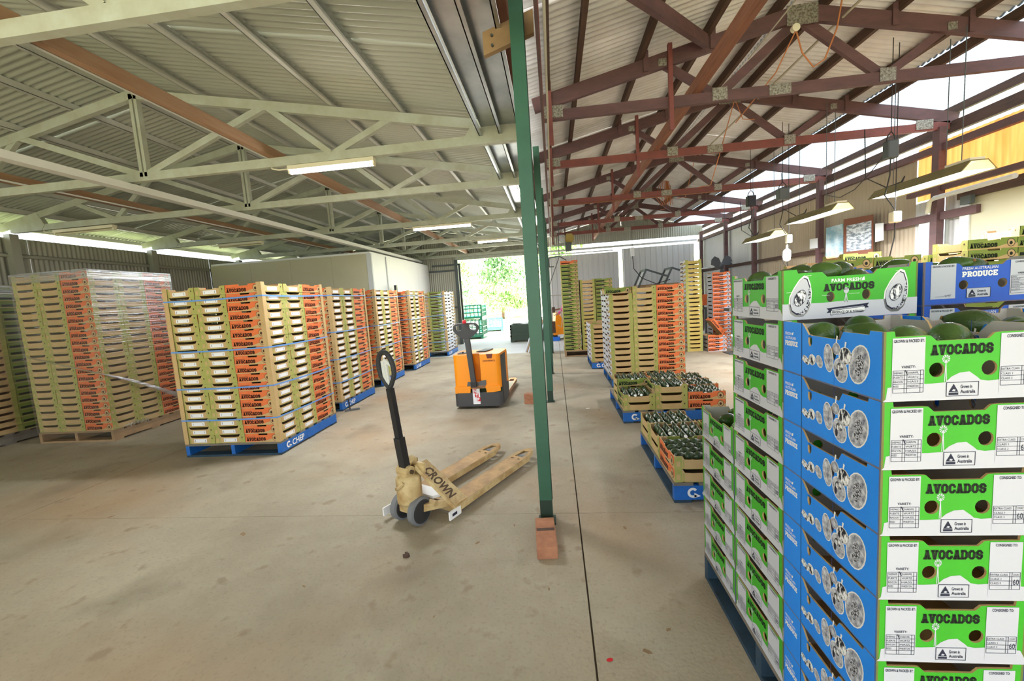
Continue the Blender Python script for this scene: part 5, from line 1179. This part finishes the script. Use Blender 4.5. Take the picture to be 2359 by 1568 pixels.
# hand tool on the post line
p = on_y(1345, 545, 12.87)
t = thing('spray_arm', 'dark jointed steel arm above the tallest tray stack', 'arm', on_y(1288, 590, 11.1)); b = MB(); b.bar((0, 0, 0), (.18, 0, -.12), .03, .03, 'steel_dark'); b.bar((0, 0, 0), (-.27, 0, -.03), .03, .03, 'steel_dark'); b.bar((-.27, 0, -.03), (-.27, 0, -.26), .03, .03, 'steel_dark'); b.bar((-.35, 0, -.26), (-.15, 0, -.26), .03, .03, 'steel_dark'); b.build('arm', t); b = MB(); b.bar((.03, 0, 1.0), (-.0, 0, -.02), .02, .02, 'steel_dark'); b.bar((0, 0, -.02), (-.3, 0, -.75), .015, .015, 'cord_black'); b.build('support', t)
t = thing('tap_unit', 'brass tap and hose fixed to the third green post', 'tap', (-.05, 8.2, 1.27)); b = MB(); b.box(0, -.04, -.05, .06, .04, .06, 'old_timber'); b.bar((.06, 0, 0), (.16, 0, .02), .025, .025, 'tan_timber'); b.build('tap', t); b = MB(); b.tube([(.15, 0, .01), (.2, 0, -.1), (.17, 0, -.35), (.1, 0, -.3)], .01, 'cord_pale', 6); b.build('hose', t); b = MB(); b.box(-.02, -.04, -.45, .05, .04, -.22, 'old_timber'); b.build('box', t)
# loose hook frame by the second strapped load
p = on_z(810, 945); t = thing('strap_tool', 'dark strapping tool dropped beside the second strapped load', 'tool', p, R(30)); b = MB(); b.bar((-.1, 0, .012), (.12, 0, .012), .06, .02, 'truck_grey2'); b.build('body', t); b = MB(); b.bar((-.02, 0, .02), (-.03, .0, .19), .025, .02, 'black_paint'); b.build('lever', t)
# ================================================================== person behind the tallest stack
def person(x, y, rz):
    t = thing('person', 'person in pink shirt and black trousers mostly hidden behind the tallest tray stack', 'person', (x, y, 0), rz)
    # a continuous body made of rings swept along limbs
    b = MB()
    b.tube([(0, .0, .82), (0, .0, .95), (0, -.06, 1.12), (0, -.16, 1.3), (0, -.22, 1.40), (0, -.25, 1.46)], [.16, .165, .15, .17, .13, .06], 'pink_cloth', 14)
    for s in (-1, 1):
        b.tube([(s*.10, .0, .92), (s*.11, .0, .5), (s*.11, .03, .1)], [.10, .075, .055], 'black_cloth', 12)
        b.tube([(s*.11, .05, .04), (s*.11, -.06, .035), (s*.11, -.16, .03)], [.045, .05, .035], 'black_rubber', 10)
        b.tube([(s*.17, -.2, 1.36), (s*.23, -.25, 1.12), (s*.20, -.42, .98), (s*.19, -.48, .96)], [.06, .05, .04, .03], 'pink_cloth' , 10)
        b.tube([(s*.195, -.44, .975), (s*.18, -.52, .95), (s*.17, -.56, .94)], [.03, .035, .025], 'skin', 8)
        for k in range(4): b.tube([(s*(.155+.015*k), -.55, .94), (s*(.153+.015*k), -.60, .925), (s*(.152+.015*k), -.625, .905)], [.009, .008, .006], 'skin', 6)
        b.tube([(s*.15, -.52, .95), (s*.13, -.55, .945), (s*.125, -.58, .935)], [.011, .010, .007], 'skin', 6)
    b.tube([(0, -.25, 1.44), (0, -.28, 1.50)], [.055, .05], 'skin', 10)
    b.lathe([(.02, -.125), (.06, -.1), (.078, -.03), (.082, .03), (.065, .09), (.02, .12)], (0, -.31, 1.60), (0, -.2, 1), 'skin', 14)
    b.build('body', t, True)
    b = MB(); b.lathe([(.084, .0), (.088, .04), (.07, .1), (.02, .13)], (0, -.30, 1.60), (0, -.15, 1), 'black_cloth', 14); b.build('hair', t, True)
    return t
person(.60, 13.6, R(-60))
# orange machine and tub beyond the posts
t = thing('floor_scrubber', 'orange wheeled machine standing behind the tallest tray stack', 'machine', (.02, 14.6, 0), R(10))
b = MB(); b.prism([(-.1, .16), (.45, .16), (.45, .5), (.3, .62), (.12, .95), (.02, .95), (-.02, .6), (-.12, .5)], (0, 0, 0), (1, 0, 0), (0, 0, 1), .5, 'truck_orange'); b.build('body', t)
for x in (-.02, .36): b = MB(); b.cyl((x, .05, .08), (x, .45, .08), .08, 'black_rubber', 12); b.build('wheel', t)
b = MB(); b.box(.05, -.02, .08, .4, .0, .18, 'label_white'); b.build('plate', t)
t = thing('plastic_tub', 'small bright blue plastic tub on the floor behind the posts', 'tub', (-.14, 14.2, 0)); b = MB(); b.box(0, 0, 0, .28, .3, .015, 'tub_blue'); b.build('base', t)
for (x0, y0, x1, y1) in ((0, 0, .28, .015), (0, .285, .28, .3), (0, 0, .015, .3), (.265, 0, .28, .3)): b = MB(); b.box(x0, y0, .015, x1, y1, .12, 'tub_blue'); b.build('wall', t)
# slatted pallet leaning by the posts
t = thing('slatted_pallet', 'slatted white and timber pallet leaning against the farthest green post', 'pallet', (-.9, 11.75, 0))
dv = Vector((.29, -.75, 0)); dl = dv.normalized(); tp = Vector((.36, .1, 1.0))
for k in range(7):
    b = MB(); p = dl*(.8*k/6); b.bar(p, p+tp, .075, .018, 'carton_white' if k % 2 == 0 else 'raw_timber', dl.cross(tp)); b.build('slat', t)
for f in (.1, .5, .9): b = MB(); p = tp*f+Vector((.04, .02, 0)); b.bar(p, p+dl*.8, .05, .04, 'old_timber', tp); b.build('bearer', t)
# ================================================================== outside, seen through the door
b = MB(); b.poly([(-70, 15.62, -.02), (40, 15.62, -.02), (40, 34, -.02), (-70, 34, -.02)], 'gravel'); b.poly([(-70, 34, -.02), (40, 34, -.02), (40, 90, 9), (-70, 90, 9)], 'grass_dry')
b.poly([(-70, -60, -.17), (70, -60, -.17), (70, 15.6, -.17), (-70, 15.6, -.17)], 'grass_dark'); o = b.build('ground'); struct(o)
def bin_(x, y, rz, m, label, w=1.1, d=1.0, h=.55, lattice=False, name='bin'):
    t = thing(name, label, 'bin', (x, y, 0), rz)
    for (x0, y0, x1, y1) in ((0, 0, w, .04), (0, d-.04, w, d), (0, 0, .04, d), (w-.04, 0, w, d)):
        b = MB()
        if lattice:
            L = max(x1-x0, y1-y0); n = 7
            for k in range(n+1):
                f = k/n; xa, ya = (x0+(x1-x0)*f, y0) if x1-x0 > .1 else (x0, y0+(y1-y0)*f); b.box(xa-.015, ya-.005, .1, xa+.015, ya+.03, h, m)
            for z in (.1, .28, .45, h-.04): b.box(x0, y0, z, x1, y1, z+.04, m)
        else:
            b.box(x0, y0, .1, x1, y1, h, m)
        b.build('wall', t)
        if not lattice:
            for z in (.2, .32, .44): c = MB(); c.box(x0-.012, y0-.012, z, x1+.012, y1+.012, z+.035, m); c.build('rib', t)
    b = MB(); b.box(0, 0, .06, w, d, .1, m); b.build('floor', t)
    for x_ in (.0, w-.1): b = MB(); b.box(x_, 0, 0, x_+.1, d, .06, m); b.build('skid', t)
    return t
t = bin_(-1.62, 14.55, 0, 'bin_dark', 'dark green plastic bin heaped with pale sheets in the doorway', 1.25, 1.1, .62)
for k in range(14): b = MB(); b.M = Matrix.Translation((random.uniform(.15, 1.1), random.uniform(.15, .95), .60+.004*k)) @ E3(random.uniform(-.1, .1), random.uniform(-.1, .1), random.uniform(0, 3)); b.box(-.12, -.1, 0, .12, .1, .012, 'steel_white'); b.build('pale_sheet', t)
bin_(-4.15, 16.8, 0, 'plastic_green', 'tall green lattice bin stacked outside the door, lower of two', 1.15, 1.1, .78, True); o = bin_(-4.15, 16.8, 0, 'plastic_green', 'tall green lattice bin outside the door, upper of two', 1.15, 1.1, .62, True); o.location.z = .78
bin_(-3.75, 20.2, R(8), 'plastic_green', 'low green lattice bin standing alone on the bright yard', 1.15, 1.1, .62, True)
t = thing('yellow_carton', 'pale yellow carton standing on a drum by the door jamb', 'carton', (-3.95, 14.35, 0)); b = MB(); b.lathe([(.22, 0), (.22, .9), (.2, .92)], (.15, .15, 0), (0, 0, 1), 'steel_white', 16); b.build('drum', t); b = MB(); b.box(0, 0, .93, .3, .3, 1.3, 'yellow_kraft'); b.build('box', t); b = MB(); b.box(-.01, -.01, 1.3, .31, .31, 1.38, 'tan_timber'); b.build('lid', t)
# trees and bushes on the bank
leafb = MB(); leafb.poly([(-.5, 0, 0), (0, -.28, .06), (.5, 0, 0), (0, .28, .06)], 'leaf')
def tree(x, y, z, rx, rz_, n, m, label, trunk=True, leaf=.16):
    t = thing('tree', label, 'tree', (x, y, z)); b = MB(); cz = rz_+(.9 if trunk else .1)
    blobs = [(random.uniform(-.6, .6)*rx, random.uniform(-.5, .5)*rx, cz+random.uniform(-.6, .6)*rz_, random.uniform(.3, .55)) for _ in range(9)]
    for k in range(n):
        q = random.choice(blobs); d = Vector((random.gauss(0, 1), random.gauss(0, 1), random.gauss(0, 1))).normalized()*(random.random()**.4)
        c = Vector((q[0]+d.x*rx*q[3], q[1]+d.y*rx*q[3], q[2]+d.z*rz_*q[3])); M = Matrix.Translation(c) @ E3(random.uniform(0, 6), random.uniform(0, 6), random.uniform(0, 6)); s = leaf*random.uniform(.7, 1.5)
        b.poly([M @ Vector((-.5*s, 0, 0)), M @ Vector((0, -.3*s, .05*s)), M @ Vector((.5*s, 0, 0)), M @ Vector((0, .3*s, .05*s))], m)
    o = b.build('foliage', t); o['kind'] = 'stuff'
    b = MB(); b.tube([(0, 0, -.3), (.1, 0, cz*.5), (0, .1, cz)], [.14, .11, .05], 'bark', 8)
    for k in range(5): a = k*1.3; b.tube([(0.05, .03, cz*.55), (rx*.3*math.cos(a), rx*.3*math.sin(a), cz+rz_*.2*math.sin(k))], [.06, .02], 'bark', 6)
    b.build('trunk', t)
def bankz(y): return -.02 if y < 34 else -.02+(y-34)*9.02/56
for (x, y, rx, rz_, n, m, lb, tr) in ((-4.2, 33, 2.6, 1.5, 2600, 'leaf', 'dense green bush at the yard edge straight through the door', False), (-8.5, 35, 3.0, 1.9, 2200, 'leaf2', 'pale green bush behind the green lattice bins', False), (1.0, 33.5, 2.2, 1.7, 2200, 'leaf2', 'blue-green bush beside the green post outside', False),
                                     (-6.0, 42, 4.0, 3.0, 3000, 'leaf2', 'tall pale tree on the bank behind the dense bush', True), (-12, 44, 4.2, 3.2, 2600, 'leaf', 'tall tree on the bank behind the pale bush', True), (1.5, 46, 4.0, 3.6, 2800, 'leaf', 'tall tree on the bank behind the blue-green bush', True), (-3.0, 56, 5.5, 4.4, 2800, 'leaf2', 'largest tree high on the bank', True), (-15.5, 58, 6, 4.6, 2600, 'leaf2', 'broad pale tree high on the bank', True)):
    tree(x, y, bankz(y), rx, rz_, n, m, lb, tr, .22 if y < 40 else .34)
